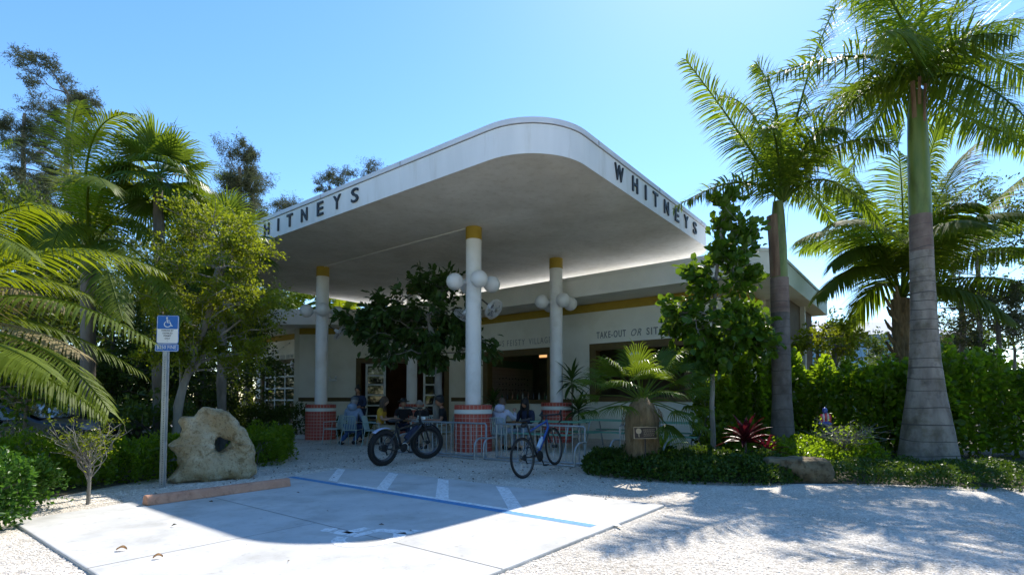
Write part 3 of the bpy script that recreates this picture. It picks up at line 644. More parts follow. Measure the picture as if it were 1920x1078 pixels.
# ------------------------------------------------------------------ vegetation builders
def unit(a): return a/np.maximum(np.linalg.norm(a, axis=1, keepdims=True), 1e-9)
def leaf_arrays(P, D, N, ln, wd, broad=False, fold=.25):
    """P base points, D direction, N leaf normal, ln/wd arrays"""
    n = len(P); D = unit(D); Sd = unit(np.cross(D, N)); Nn = np.cross(Sd, D); ln = np.broadcast_to(ln, n)[:, None]; wd = np.broadcast_to(wd, n)[:, None]
    if not broad:
        V = np.stack([P, P+D*ln*.5+Sd*wd*.5+Nn*wd*fold, P+D*ln, P+D*ln*.5-Sd*wd*.5+Nn*wd*fold], 1).reshape(-1, 3)
        f = np.array([[0,1,2],[0,2,3]]); k = 4
    else:
        V = np.stack([P, P+D*ln*.34+Sd*wd*.42+Nn*wd*fold*.8, P+D*ln*.72+Sd*wd*.46+Nn*wd*fold*.7, P+D*ln-Nn*ln*.06, P+D*ln*.72-Sd*wd*.46+Nn*wd*fold*.7, P+D*ln*.34-Sd*wd*.42+Nn*wd*fold*.8, P+D*ln*.5], 1).reshape(-1, 3)
        f = np.array([[0,1,6],[1,2,6],[2,3,6],[3,4,6],[4,5,6],[5,0,6]]); k = 7
    return V, (np.arange(n)[:, None, None]*k+f[None]).reshape(-1, 3)
def rand_dirs(n, g_, up=0.0, out=None, ow=0.0):
    d = g_.normal(0, 1, (n, 3)); d = unit(d); d[:, 2] += up
    if out is not None: d += out*ow
    return unit(d)
def foliage(name, P, g_, mat_, parent, size, ratio=.5, up=.1, cen=None, ow=.6, broad=False, droop=0.0, nup=.8, fold=.25):
    n = len(P); out = unit(P-cen) if cen is not None else None
    D = rand_dirs(n, g_, up, out, ow); D[:, 2] -= droop
    N = rand_dirs(n, g_, nup); ln = size*g_.uniform(.65, 1.25, n)
    V, Fq = leaf_arrays(P, D, N, ln, ln*ratio*g_.uniform(.8, 1.15, n), broad, fold)
    return npmesh(name, V, Fq, mat_, parent)
def limb(b, a, c, r0, r1, g_, n=5, wob=.08, sides=6):
    a = Vector(a); c = Vector(c); L = (c-a).length; pts = []; rs = []
    for i in range(n+1):
        t = i/n; p = a.lerp(c, t); p.z += math.sin(t*math.pi)*L*.06
        if 0 < i < n: p += Vector((g_.normal(0, wob*L*.4), g_.normal(0, wob*L*.4), g_.normal(0, wob*L*.2)))
        pts.append(p); rs.append(r0*(1-t)+r1*t)
    b.tube(pts, rs, sides); return pts
def tree(name, label, cat, trunk, r0, r1, blobs, nclump, crad, nleaf, size, lm, bark, group=None, seed=0, ratio=.5, broad=False, up=.1, droop=0.0, ow=.6, stems=None, spread=.55, clump_z=1.0, nup=.8, fold=.25, twigs=2):
    """blobs: (centre, (rx,ry,rz), weight) ellipsoids of the crown"""
    g_ = np.random.default_rng(seed+100); base = Vector(trunk[0]); t = thing(name, base, label, cat, group)
    b = MB(); k = len(trunk); pts = []
    for i in range(k-1):
        for j in range(4): u = j/4; pts.append(Vector(trunk[i]).lerp(Vector(trunk[i+1]), u)+Vector((g_.normal(0, r0*.12), g_.normal(0, r0*.12), 0))*(1 if i+j else 0))
    pts.append(Vector(trunk[-1])); m_ = len(pts); rs = [r0*(1.25 if i == 0 else 1)*(1-i/(m_-1))+r1*i/(m_-1) for i in range(m_)]
    b.tube(pts, rs, 9)
    for st in (stems or []): limb(b, st[0], st[1], st[2], st[3], g_, 6, .05, 7)
    cl = []; w_ = np.array([x[2] for x in blobs], float); w_ /= w_.sum()
    for bi, (c, rad, _) in enumerate(blobs):
        for _i in range(max(1, int(round(nclump*w_[bi])))):
            d = unit(g_.normal(0, 1, (1, 3)))[0]*g_.uniform(.25, 1)**.5; cl.append(np.array(c)+d*np.array(rad))
    cl = np.array(cl); src = [Vector(p) for p in pts[m_//3:]]
    if stems: src += [Vector(st[1]) for st in stems]+[Vector(st[0]).lerp(Vector(st[1]), .6) for st in stems]
    tips = []
    for c in cl:
        v = Vector(c); low = [s_ for s_ in src if s_.z <= v.z+.1] or src; s_ = min(low, key=lambda q: (q-v).length+ .35*abs(q.z-v.z)); L = (v-s_).length
        pp = limb(b, s_, v, max(.012, min(r1, .022*L+.006)), .006, g_, 5, .09, 5); tips.append(pp)
        if len(src) < 220: src.append(pp[3])
    per = g_.dirichlet(np.ones(len(cl))*3)*nleaf; P = []; big = nleaf > 6000; ntw = 5 if big else 4; o0 = np.array(blobs[0][0])
    for c, m2 in zip(cl, per):
        m2 = max(6, int(m2)); cr_ = crad*g_.uniform(.75, 1.3); oc = unit((c-o0)[None])[0]; ends = []
        for k in range(ntw):
            d = unit(g_.normal(0, 1, (1, 3))+oc*.7+np.array([0, 0, .25 if droop < .4 else -.1]))[0]*np.array([1, 1, clump_z]); e = c+d*cr_*g_.uniform(.8, 1.5); ends.append(e); b.tube([Vector(c), Vector((c+e)/2+g_.normal(0, cr_*.08, 3)), Vector(e)], [.009, .005, .002], 3, cap=False)
        ends = np.array(ends); kk = g_.integers(0, ntw, m2); u = g_.uniform(.05, 1.0, (m2, 1))**.8; q = c+(ends[kk]-c)*u+g_.normal(0, spread*.26, (m2, 3))*cr_; P.append(q)
    b.build('trunk', bark, t, smooth=True, angle=60)
    P = np.vstack(P); P = P[P[:, 2] > .1]
    foliage('crown', P, g_, lm, t, size, ratio, up, np.array(blobs[0][0]), ow, broad, droop, nup, fold)
    return t

def frond_curve(P0, P1, P2, n): return [P0*(1-t)**2+P1*2*t*(1-t)+P2*t*t for t in [i/n for i in range(n+1)]]
def frond(parent, P0, P1, P2, lm, npair=46, leaf=.6, wid=.035, petiole=.12, plumose=0.0, droop=.55, fwd=.75, rach=.022, g_=None, name='frond', seg=3, taper=.25, both=True, fan=0.0, lab=None):
    """feather frond on the curve P0-P1-P2; leaflets droop with gravity"""
    g_ = g_ or nr; N = 40; C = frond_curve(Vector(P0), Vector(P1), Vector(P2), N); b = MB()
    b.tube(C, [rach*(1-.85*i/N) for i in range(N+1)], 5)
    ts = np.linspace(petiole, .995, npair); V = []; F = []; k = 0
    for i, t in enumerate(ts):
        x = t*N; i0 = min(int(x), N-1); p = C[i0].lerp(C[i0+1], x-i0); T = (C[i0+1]-C[i0]).normalized()
        sd = T.cross(Vector((0, 0, 1)));
        if sd.length < .05: sd = Vector((1, 0, 0))
        sd.normalize(); upv = sd.cross(T)
        u = (t-petiole)/(1-petiole); L = leaf*(taper+(1-taper)*math.sin(math.pi*min(1, (u*.92+.12)))**.7)*(1-.25*u)
        for s_ in (-1, 1):
            L2 = L*g_.uniform(.85, 1.1); elev = g_.uniform(-plumose, plumose) if plumose else .12
            f_ = fwd*g_.uniform(.8, 1.2)+u*.5
            d = (sd*s_*math.cos(elev)+upv*math.sin(elev)+T*f_).normalized(); q = p.copy(); nl = upv
            dr = droop*g_.uniform(.75, 1.25); wv = d.cross(nl).normalized(); rows = []
            for j in range(seg+1):
                a = j/seg; wj = wid*(.55 if j == 0 else 1-.25*a if j < seg else 0)
                tw = wv if not fan else wv
                rows.append((q.copy(), wj)); d = (d+Vector((0, 0, -dr/seg*(1+.6*a)))).normalized(); q = q+d*(L2/seg)
            base = len(V)
            for j, (qq, wj) in enumerate(rows):
                if j < seg: V += [tuple(qq+wv*wj*.5), tuple(qq-wv*wj*.5)]
                else: V.append(tuple(qq))
            for j in range(seg-1): a = base+2*j; F.append((a, a+1, a+3)); F.append((a, a+3, a+2))
            a = base+2*(seg-1); F.append((a, a+1, a+2))
    nb = len(b.v); fr = b.f; b.f = []
    me = MB(); me.v = b.v+V; me.f = fr+[tuple(i+nb for i in f) for f in F]
    o = me.build(name, lm, parent)
    if lab: o['label'] = lab
    return o
def fan_frond(parent, P0, P1, tilt_dir, lm, R=.7, nseg=34, spread=2.35, wid=.042, droop=.35, g_=None, name='frond', rach=.012, split=.45, nrm=None):
    """palmate leaf: petiole P0-P1, blade of pleated segments facing along the petiole"""
    g_ = g_ or nr; P0 = Vector(P0); P1 = Vector(P1); mid = P0.lerp(P1, .5)+Vector((0, 0, (P1-P0).length*.06)); b = MB(); b.tube([P0, mid, P1], [rach*1.2, rach, rach*.8], 5)
    A = (P1-mid).normalized(); A = (A+Vector(tilt_dir)).normalized(); sd = A.cross(Vector((0, 0, 1)))
    if nrm is not None: sd = A.cross(Vector(nrm))
    if sd.length < .1: sd = A.orthogonal()
    sd.normalize(); up = sd.cross(A).normalized(); V = []; F = []
    for i in range(nseg):
        th = spread*(i/(nseg-1)-.5)*2*.5*2/2*1.0; th = spread*(i/(nseg-1)*2-1)/2*2*.5*1.0*1.0
        th = (i/(nseg-1)*2-1)*spread/1.0*.62
        d = (A*math.cos(th)+sd*math.sin(th)+up*.12*math.cos(2*th)).normalized(); L = R*(.72+.28*math.cos(th*.8))*g_.uniform(.93, 1.05); wv = (up.cross(d)).normalized()*1.0
        w_ = R*split*spread*1.24/nseg; q = P1.copy(); fold = up*(w_*.28*(1 if i % 2 else -1)); base = len(V)
        V += [tuple(q-wv*.004), tuple(q+wv*.004)]
        q1 = q+d*L*split; V += [tuple(q1-wv*w_*.5+fold), tuple(q1+wv*w_*.5-fold)]
        d2 = (d+Vector((0, 0, -droop*.5*g_.uniform(.6, 1.3)))).normalized(); q2 = q1+d2*L*(1-split)*.55; V += [tuple(q2-wv*w_*.34), tuple(q2+wv*w_*.34)]
        d3 = (d2+Vector((0, 0, -droop*1.2*g_.uniform(.6, 1.4)))).normalized(); q3 = q2+d3*L*(1-split)*.45; V.append(tuple(q3))
        F += [(base, base+1, base+3), (base, base+3, base+2), (base+2, base+3, base+5), (base+2, base+5, base+4), (base+4, base+5, base+6)]
    nb = len(b.v); me = MB(); me.v = b.v+V; me.f = b.f+[tuple(i+nb for i in f) for f in F]
    return me.build(name, lm, parent)

# ------------------------------------------------------------------ right: royal palms
def royal(base, prof, cs, sheath, lab, bark, seed, fr, lean=(0, 0)):
    base = Vector(base); t = thing('royal_palm_tree', base, lab, 'palm tree', 'royal palms')
    g_ = np.random.default_rng(seed)
    b = MB(); vs = []; 
    pr = []
    for i in range(len(prof)-1):
        (r0, z0), (r1, z1) = prof[i], prof[i+1]; m_ = max(2, int((z1-z0)/.07))
        for j in range(m_): u = j/m_; pr.append((r0+(r1-r0)*u, z0+(z1-z0)*u))
    pr.append(prof[-1])
    out = []
    zr = 0; nxt = .2
    for r_, z_ in pr: out.append((r_*(1+g_.normal(0, .003)), z_))
    b.lathe(base, out, 36); tr = b.build('trunk', bark, t, smooth=True, angle=60)
    z = .22
    while z < prof[-1][1]-.03:
        r_ = np.interp(z, [a[1] for a in prof], [a[0] for a in prof]); rb_ = MB(); th_ = g_.uniform(.6, 1.5); rb_.lathe(base+Vector((0, 0, z)), [(r_-.008, -.014*th_), (r_+.002, -.006*th_), (r_+.003, .005*th_), (r_-.008, .012*th_)], 36, caps=False); am = g_.uniform(.004, .022); ph_ = g_.uniform(0, 6.28); rb_.v = [(v[0], v[1], v[2]+am*math.sin(math.atan2(v[1]-base.y, v[0]-base.x)+ph_)+.4*am*math.sin(3*math.atan2(v[1]-base.y, v[0]-base.x))) for v in rb_.v]; rb_.build('leaf_scar_ring', M['ringedge'], t, smooth=True)
        z += g_.uniform(.15, .36)*(1.0 if z < 3 else .72)
    zt = prof[-1][1]
    MB().lathe(base, [(cs[0][0], zt)]+[(r_, z_) for r_, z_ in cs], 28).build('crownshaft', M['crownshaft'], t, smooth=True)
    zz = [a[1] for a in prof]; rr2 = [a[0] for a in prof]; z0_ = zt-.75; MB().lathe(base, [(np.interp(z0_, zz, rr2)+.0015, z0_), (np.interp(zt-.3, zz, rr2)+.0025, zt-.3), (prof[-1][0]+.003, zt+.002)], 36, caps=False).build('young_trunk', M['youngbark'], t, smooth=True)
    for (a, r_, z0, z1, w_) in sheath:
        sb = MB(); pts = []
        for i in range(9):
            u = i/8; z = z0+(z1-z0)*u
            for j in range(7): q = a+w_*(j/6-.5)*(1-.25*u); rr_ = r_+.02+.05*u*u; pts.append(base+Vector((rr_*math.cos(q), rr_*math.sin(q), z)))
        sb.add(pts, [(i*7+j, i*7+j+1, (i+1)*7+j+1, (i+1)*7+j) for i in range(8) for j in range(6)]); sb.build('dry_sheath', M['sheath'], t, smooth=True)
    for (p0, p1, p2, L) in fr:
        frond(t, p0, p1, p2, M['L_royal'], npair=125, leaf=L*1.1, wid=.034, petiole=.09, plumose=1.0, droop=.68, fwd=.5, rach=.04, g_=g_, seg=3, taper=.45)
    return t
YB = 10.84
pb = Vector((8.33, YB, 0))
C1 = lambda px, py, dy=0.0: at(px, py, YB+dy)
top = C1(1734, 155); fr = []
def F1(c, e, L=.85, o=(0, 0, 0)): fr.append((top+Vector(o), C1(*c), C1(*e), L))
F1((1640, 60, -.3), (1425, 150, -.6), .95); F1((1690, 110, .5), (1480, 230, 1.2), .9); F1((1680, -60, .2), (1540, -80, .2), .9)
F1((1725, -60, 0), (1716, -200, 0), .9); F1((1790, 40, -.6), (1905, 70, -1.6), .95); F1((1830, 60, .6), (1960, 160, 1.0), .95)
F1((1810, 150, 1.4), (1950, 300, 2.2), .9); F1((1790, 10, .4), (1850, -120, .6), .95); F1((1680, 130, 1.5), (1590, 330, 2.4), .9)
F1((1650, 30, 1.5), (1570, -20, 2.6), .9); F1((1740, 60, 1.8), (1790, 130, 3.6), .9); F1((1820, 250, 1.2), (1960, 260, 1.2), .8); F1((1700, 40, -1.3), (1660, 60, -2.6), .9); F1((1620, 110, .2), (1500, 330, .3), .9); F1((1820, 100, -1), (1960, 260, -2), .95); F1((1800, 20, 1.5), (1960, 40, 3), .95); F1((1690, 0, -1), (1620, -60, -2), .9); F1((1660, 120, 2), (1560, 180, 4), .9)
royal(pb, [(.53, 0), (.49, .3), (.415, .85), (.33, 1.45), (.265, 2.1), (.225, 3.0), (.205, 4.0), (.19, 5.07)], [(.195, 5.1), (.19, 6.1), (.168, 7.1), (.12, 7.65)],
      [(-2.5, .15, 7.05, 7.8, .5), (-1.95, .155, 7.3, 7.85, .35), (-1.45, .15, 6.85, 7.7, .4), (-.95, .155, 7.35, 7.8, .3), (-.5, .15, 7.1, 7.75, .4)], 'tall royal palm with bottle shaped ringed grey trunk at right', M['royalbark'], 5, fr)
YS = 11.5; ps = at(1468, 840, YS); ps.z = 0
C2 = lambda px, py, dy=0.0: at(px, py, YS+dy)
top = C2(1468, 378); fr = []
F1b = lambda c, e, L=.75: fr.append((top, C2(*c), C2(*e), L))
F1b((1385, 240, -.2), (1285, 112, -.5), .72); F1b((1400, 300, -.4), (1262, 392, -.8), .62); F1b((1470, 180, .3), (1418, 120, .4), .7); F1b((1490, 170, 0), (1568, 8, .3), .72)
F1b((1560, 230, .2), (1668, 270, .2), .72); F1b((1550, 280, .6), (1650, 420, 1.0), .65); F1b((1520, 200, -.8), (1590, 250, -1.8), .7); F1b((1440, 230, 1.0), (1380, 250, 2.0), .7); F1b((1500, 220, 1.2), (1560, 300, 2.4), .7)
F1b((1455, 220, -.7), (1440, 240, -1.7), .62); F1b((1540, 180, .5), (1640, 170, 1), .72); F1b((1430, 180, .8), (1350, 180, 1.4), .7); F1b((1500, 300, 1.4), (1560, 420, 2.5), .65)
royal(ps, [(.30, 0), (.235, .6), (.195, 1.3), (.19, 2.2), (.185, 3.2), (.178, 3.93)], [(.165, 3.96), (.16, 4.6), (.13, 5.3), (.10, 5.6)],
      [(-2.75, .165, 3.95, 5.28, 1.7), (-.55, .15, 4.9, 5.5, .5)], 'slimmer royal palm with torn brown sheath beside the building corner', M['royalbark2'], 6, fr)
fr = []

# coconut palm behind
def pinnate_palm(name, lab, base, height, r, top, fl, lm, bark, group=None, L=.85, npair=62, seed=1, droop=.7, booted=True, drys=0, wid=.045):
    base = Vector(base); top = Vector(top); t = thing(name, base, lab, 'palm tree', group); g_ = np.random.default_rng(seed)
    b = MB(); pts = [base.lerp(top, i/10)+Vector((math.sin(i*.5)*.03, 0, 0)) for i in range(11)]; b.tube(pts, [r*(1.35 if i == 0 else 1.0) for i in range(11)], 14); b.build('trunk', bark, t, smooth=True)
    if booted:
        b = MB()
        for i in range(34):
            a = i*2.4; z = base.z+(top.z-base.z)*(.35+.65*i/34); d = Vector((math.cos(a), math.sin(a), 0)); p = Vector((top.x, top.y, z))
            b.tube([p+d*r*.7, p+d*(r+.09)+Vector((0, 0, .16)), p+d*(r+.20)+Vector((0, 0, .42))], [.07, .055, .03], 6)
        tag(b.build('leaf_boots', M['fibre'], t), kind='stuff')
    for i, (p0, p1, p2) in enumerate(fl):
        frond(t, p0 or top, p1, p2, M['L_dry'] if i in (drys or []) else lm, npair=npair, leaf=L, wid=wid, petiole=.16, plumose=0, droop=droop, fwd=.55, rach=.035, g_=g_, seg=3, taper=.4, lab='dry straw coloured frond' if i in (drys or []) else None)
    return t
YC = 16.5; C3 = lambda px, py, dy=0.0: at(px, py, YC+dy); tc3 = C3(1690, 560); bc = Vector((tc3.x, YC, 0))
fl = [(None, C3(1600, 380), C3(1490, 455)), (None, C3(1625, 440, -.5), C3(1530, 560, -1)), (None, C3(1650, 360, .5), C3(1560, 300, 1)), (None, C3(1700, 330, .5), C3(1675, 235, .5)),
      (None, C3(1760, 330), C3(1830, 270)), (None, C3(1800, 420, -.5), C3(1935, 320, -1)), (None, C3(1800, 440), C3(1945, 470)), (None, C3(1790, 500, -1.5), C3(1900, 600, -2.5)),
      (None, C3(1650, 470, 1), C3(1580, 640, 2)), (None, C3(1740, 380, -1), C3(1830, 380, -2)), (None, C3(1640, 400, -.5), C3(1560, 500, -1)), (None, C3(1620, 400, 2), C3(1500, 470, 4)), (None, C3(1780, 380, 2), C3(1880, 440, 4)), (None, C3(1700, 380, 2), C3(1740, 420, 4)), (None, C3(1730, 300, -.5), C3(1770, 220, -1)), (None, C3(1840, 400, .5), C3(1960, 400, 1)), (None, C3(1830, 480, .5), C3(1960, 560, 1)), (None, C3(1640, 380, -1.5), C3(1560, 420, -3)), (None, C3(1730, 380, -2), C3(1850, 420, -4)), (None, C3(1760, 360, 2.5), C3(1860, 330, 5)), (None, C3(1660, 400, -.5), C3(1560, 350, -1)), (None, C3(1720, 350, 1.5), C3(1720, 300, 3)), (None, C3(1800, 380, -1.5), C3(1920, 400, -3))]
pinnate_palm('coconut_palm_tree', 'coconut palm with drooping feathery fronds rising behind the hedge', bc, tc3.z, .24, tc3, fl, M['L_coco'], M['fibre'], L=1.5, npair=110, seed=3, droop=.9, wid=.052)

# ------------------------------------------------------------------ left palms
# big arching feather fronds at the left edge
YL = 6.9; CL = lambda px, py, dy=0.0: at(px, py, YL+dy); bl = Vector((at(-190, 700, YL).x, YL, 0)); tl = at(-190, 640, YL)
fl = [(tl, CL(-40, 330), CL(118, 395, .3)), (tl, CL(60, 380, .2), CL(305, 510, .6)), (tl, CL(20, 470, -.5), CL(285, 640, -.8)), (tl, CL(60, 560, -1.0), CL(205, 770, -1.3)),
      (tl, CL(0, 420, .9), CL(240, 600, 1.6)), (tl, CL(-20, 560, -.4), CL(150, 660, -.6)), (tl, CL(-30, 600, -1.5), CL(95, 700, -1.8)), (tl, CL(-10, 520, .6), CL(268, 700, 1.2)),
      (tl, CL(-90, 300, .4), CL(20, 260, 1)), (tl, CL(-40, 480, -.2), CL(120, 575, -.2)), (tl, CL(20, 640, 0), CL(195, 780, 0)), (tl, CL(-80, 350, -.6), CL(60, 480, -1))]
pinnate_palm('arching_palm_tree', 'large palm arching in from the left edge over the parking sign', bl, tl.z, .14, tl, fl, M['L_left'], M['bark'], L=.72, npair=60, seed=8, droop=.85, booted=False, drys=(5, 9), wid=.026)
# second feather palm behind it
YM = 11.0; CM = lambda px, py, dy=0.0: at(px, py, YM+dy); tm = CM(170, 470); bm = Vector((tm.x, YM, 0))
fl = [(None, CM(130, 200), CM(255, 215)), (None, CM(190, 250), CM(290, 330)), (None, CM(240, 330), CM(330, 520, -.4)), (None, CM(110, 260), CM(150, 190, .5)), (None, CM(90, 330), CM(40, 470)), (None, CM(240, 400, -1), CM(345, 600, -2)),
      (None, CM(120, 350, -1), CM(90, 500, -2)), (None, CM(200, 300, 1), CM(240, 260, 2)), (None, CM(150, 280, -1), CM(200, 350, -2.4)), (None, CM(230, 420), CM(300, 620)), (None, CM(60, 400, .5), CM(-40, 520, 1)), (None, CM(180, 420, -1.5), CM(230, 600, -3))]
pinnate_palm('feather_palm_tree', 'bushy feather palm with upswept fronds behind the arching palm', bm, tm.z, .13, tm, fl, M['L_left'], M['bark'], L=.85, npair=96, seed=9, droop=.8, booted=False, wid=.026)
# fan palms
def fan_palm(lab, Y, base_px, top_px, leaves, R, lm, bark, seed, r=.10, group='fan palms at left', tilt=.0, petiole=.9, nseg=36, droop=.5, name='fan_palm_tree'):
    tp = at(top_px[0], top_px[1], Y); bs = Vector((at(base_px, 700, Y).x, Y, 0)); t = thing(name, bs, lab, 'palm tree', group); g_ = np.random.default_rng(seed)
    b = MB(); pts = [bs.lerp(tp, i/12)+Vector((.02*math.sin(i), .02*math.cos(i*1.3), 0)) for i in range(13)]; b.tube(pts, [r*(1+.12*math.sin(i*2.1)) for i in range(13)], 12); b.build('trunk', bark, t, smooth=True)
    for i in range(leaves):
        az = i*2.39996+seed; el = 1.35-2.2*(i/leaves); d = Vector((math.cos(az)*math.cos(el), math.sin(az)*math.cos(el), math.sin(el))); pl = petiole*g_.uniform(.75, 1.15)
        P1 = tp+d*pl-Vector((0, 0, pl*.12)); fan_frond(t, tp+d*.06, P1, (0, 0, -.25 if el < .4 else .1), lm, R=R*g_.uniform(.85, 1.1), nseg=nseg, spread=2.6, droop=droop, g_=g_)
    return t
fan_palm('fan palm with round leaves on a dark trunk against the sky', 11.5, 300, (298, 330), 24, .95, M['L_fan'], M['bark'], 4, petiole=.62, droop=.7)
fan_palm('low fan palm behind the yellow green tree near the canopy edge', 13.0, 420, (415, 455), 20, .9, M['L_fan'], M['bark'], 7, petiole=.7, droop=.6)
0 and fan_palm('fan palm tucked behind the feather palm close to the left edge', 15.0, 60, (50, 400), 14, 1.2, M['L_fan'], M['bark'], 12, petiole=.9, droop=.7)
# young sabal palm in the bed in front of the take-out window
YF = 9.6; cf = at(1203, 735, YF); bf = Vector((cf.x, YF, 0)); t = thing('young_fan_palm', bf, 'young fan palm with fibrous brown trunk and glossy fronds before the take-out window', 'palm tree')
b = MB(); b.lathe(bf, [(.26, 0), (.27, .3), (.30, .7), (.29, 1.05), (.20, 1.25), (.10, 1.36)], 22)
b.build('trunk', M['fibre'], t, smooth=True)
fb = MB(); g_ = np.random.default_rng(31)
for i in range(260):
    a = g_.uniform(0, 6.28); z = g_.uniform(.15, 1.25); r_ = .28+.02*math.sin(z*6); p = bf+Vector((r_*math.cos(a), r_*math.sin(a), z)); q = p+Vector((.05*math.cos(a)+g_.normal(0, .03), .05*math.sin(a)+g_.normal(0, .03), -g_.uniform(.12, .3))); fb.tube([p, p.lerp(q, .5)+Vector((.02*math.cos(a), .02*math.sin(a), 0)), q], [.005, .004, .002], 3, cap=False)
tag(fb.build('trunk_fibres', M['fibre'], t), kind='stuff')
cr = bf+Vector((0, 0, 1.3))
for i, (px, py, dy, R_) in enumerate([(1160, 700, -.2, .66), (1195, 690, -.1, .66), (1235, 698, .1, .66), (1150, 690, -.3, .62), (1250, 690, -.2, .68), (1205, 700, -.5, .62), (1120, 740, .1, .6), (1290, 730, -.2, .65), (1180, 700, .4, .6), (1240, 670, .5, .6), (1160, 760, -.6, .55), (1275, 770, -.5, .6), (1130, 700, .5, .55),
                                      (1170, 720, -.7, .65), (1235, 735, -.7, .65), (1140, 715, 0, .7), (1265, 715, 0, .7), (1110, 715, -.4, .6), (1300, 710, .3, .65), (1300, 790, -.3, .6), (1255, 800, -.4, .6), (1220, 705, -.75, .6), (1275, 690, .4, .6), (1105, 770, -.2, .5), (1300, 760, .2, .6), (1190, 690, .1, .6)]):
    e = at(px, py, YF+dy); dd = (e-cr).normalized(); P1 = cr.lerp(e, .9)
    fan_frond(t, cr, P1, (0, 0, -.05), M['L_fan'], R=R_*1.0, nseg=34, spread=2.2, droop=.62, wid=.05, g_=g_, rach=.011)

# ------------------------------------------------------------------ trees
A = lambda px, py, Y: tuple(at(px, py, Y))
YY = 10.4
tree('yellow_green_tree', 'small leaved yellow green tree leaning behind the holed rock', 'tree', [A(322, 868, YY)[:2]+(0,), A(332, 780, YY), A(352, 700, YY), A(392, 590, YY), A(410, 500, YY)], .085, .045,
     [(A(400, 520, YY), (1.05, .9, 1.0), 3), (A(350, 560, YY-.2), (.75, .8, .9), 2), (A(455, 590, YY), (.65, .7, .55), 1.6), (A(395, 440, YY), (.75, .7, .45), 1.3), (A(340, 650, YY), (.6, .6, .5), 1.2), (A(420, 660, YY), (.7, .6, .35), 1.2), (A(500, 560, YY), (.32, .4, .2), .4), (A(470, 480, YY), (.35, .4, .4), .6)],
     130, .30, 27000, .066, M['L_yellow'], M['barkgrey'], seed=1, ratio=.55, stems=[(A(330, 800, YY), A(340, 600, YY), .04, .02), (A(345, 715, YY), A(400, 655, YY), .05, .03), (A(352, 700, YY), A(450, 600, YY+.2), .04, .02)])
tree('courtyard_tree', 'dark broad leaved tree growing under the canopy behind the middle column', 'tree', [A(818, 838, 15.1)[:2]+(0,), A(820, 760, 15.1), A(823, 690, 15.1), A(815, 640, 15.1), A(800, 590, 15.1)], .13, .07,
     [(A(800, 600, 15.1), (1.15, .9, .75), 3), (A(745, 585, 15.1), (.8, .8, .6), 2), (A(850, 565, 15.1), (.9, .8, .7), 2), (A(700, 630, 15), (.6, .6, .4), 1), (A(890, 640, 15), (.5, .6, .4), 1), (A(780, 660, 14.9), (.9, .7, .35), 1.2), (A(690, 600, 15), (.45, .5, .35), .7), (A(825, 535, 15.1), (.7, .6, .2), .7)],
     70, .38, 4300, .25, M['L_dark'], M['barkgrey'], seed=2, ratio=.42, broad=True, droop=.45, ow=.9, nup=1.1)
YG = 10.9
tree('round_leaf_tree', 'slender tree with round glossy green leaves hiding the building corner', 'tree', [A(1336, 845, YG)[:2]+(0,), A(1336, 760, YG), A(1337, 680, YG), A(1340, 560, YG), A(1352, 430, YG)], .055, .03,
     [(A(1358, 525, YG), (.46, .5, .52), 2.2), (A(1345, 600, YG), (.95, .8, .5), 3), (A(1368, 425, YG), (.26, .3, .34), .7), (A(1290, 610, YG-.1), (.42, .5, .3), 1), (A(1400, 620, YG), (.45, .5, .5), 1.1), (A(1385, 470, YG), (.26, .4, .3), .6), (A(1265, 590, YG), (.25, .3, .15), .4), (A(1362, 385, YG), (.12, .15, .12), .2), (A(1315, 520, YG), (.2, .3, .18), .4), (A(1425, 650, YG), (.3, .4, .35), .6), (A(1335, 660, YG), (.75, .6, .35), 1.6), (A(1368, 480, YG), (.3, .35, .35), .8)],
     105, .27, 3900, .175, M['L_round'], M['barkgrey'], seed=3, ratio=.72, broad=True, ow=.8, nup=.9, up=.25)
# background trees left
BG = 'feathery trees rising at the back left'
def pine(px, ytop, ybase, Y, w_, seed, n=9000, lab=''):
    x = at(px, 500, Y); zt = at(px, ytop, Y).z; zb = at(px, ybase, Y).z; blobs = []
    m_ = 7; g_ = np.random.default_rng(seed)
    for i in range(m_):
        u = i/(m_-1); blobs.append(((x.x+g_.normal(0, w_*.35)*(1-u*.5), Y+g_.normal(0, w_*.3), zb+(zt-zb)*(u*.92)), (w_*(1-.5*u), w_*.8*(1-.5*u), (zt-zb)/m_*.75), 1))
    tree('casuarina_tree', lab, 'tree', [(x.x, Y, 0), (x.x+.1, Y, zb), (x.x, Y, zt*.93)], .20, .07, blobs, 75, .5, int(n*3.6), .15, M['L_pine'], M['bark'], group=BG, seed=seed, ratio=.17, up=-.1, droop=.5, ow=.4, clump_z=.75, spread=.5)
pine(118, 132, 420, 24, 2.0, 21, 9000, 'tallest thin feathery tree at the back behind the left palms')
pine(35, 170, 420, 26, 1.9, 22, 8000, 'feathery grey green tree at the far left corner of the sky')
pine(60, 330, 560, 20, 2.3, 23, 8000, 'dense olive tree low behind the leftmost palms')
pine(445, 278, 480, 25, 1.6, 24, 8500, 'feathery tree just left of the canopy roof edge')
pine(615, 318, 470, 34, 2.3, 25, 6500, 'wide sparse tree showing over the canopy edge lettering')
pine(692, 305, 420, 36, 1.1, 26, 2600, 'smallest tree top peeking over the canopy fascia')
pine(545, 372, 480, 33, 1.3, 27, 2600, 'thin tree top just above the letters at the canopy end')
pine(470, 330, 520, 27, 1.3, 29, 4500, 'narrow dark tree right behind the tip of the low fan palm')
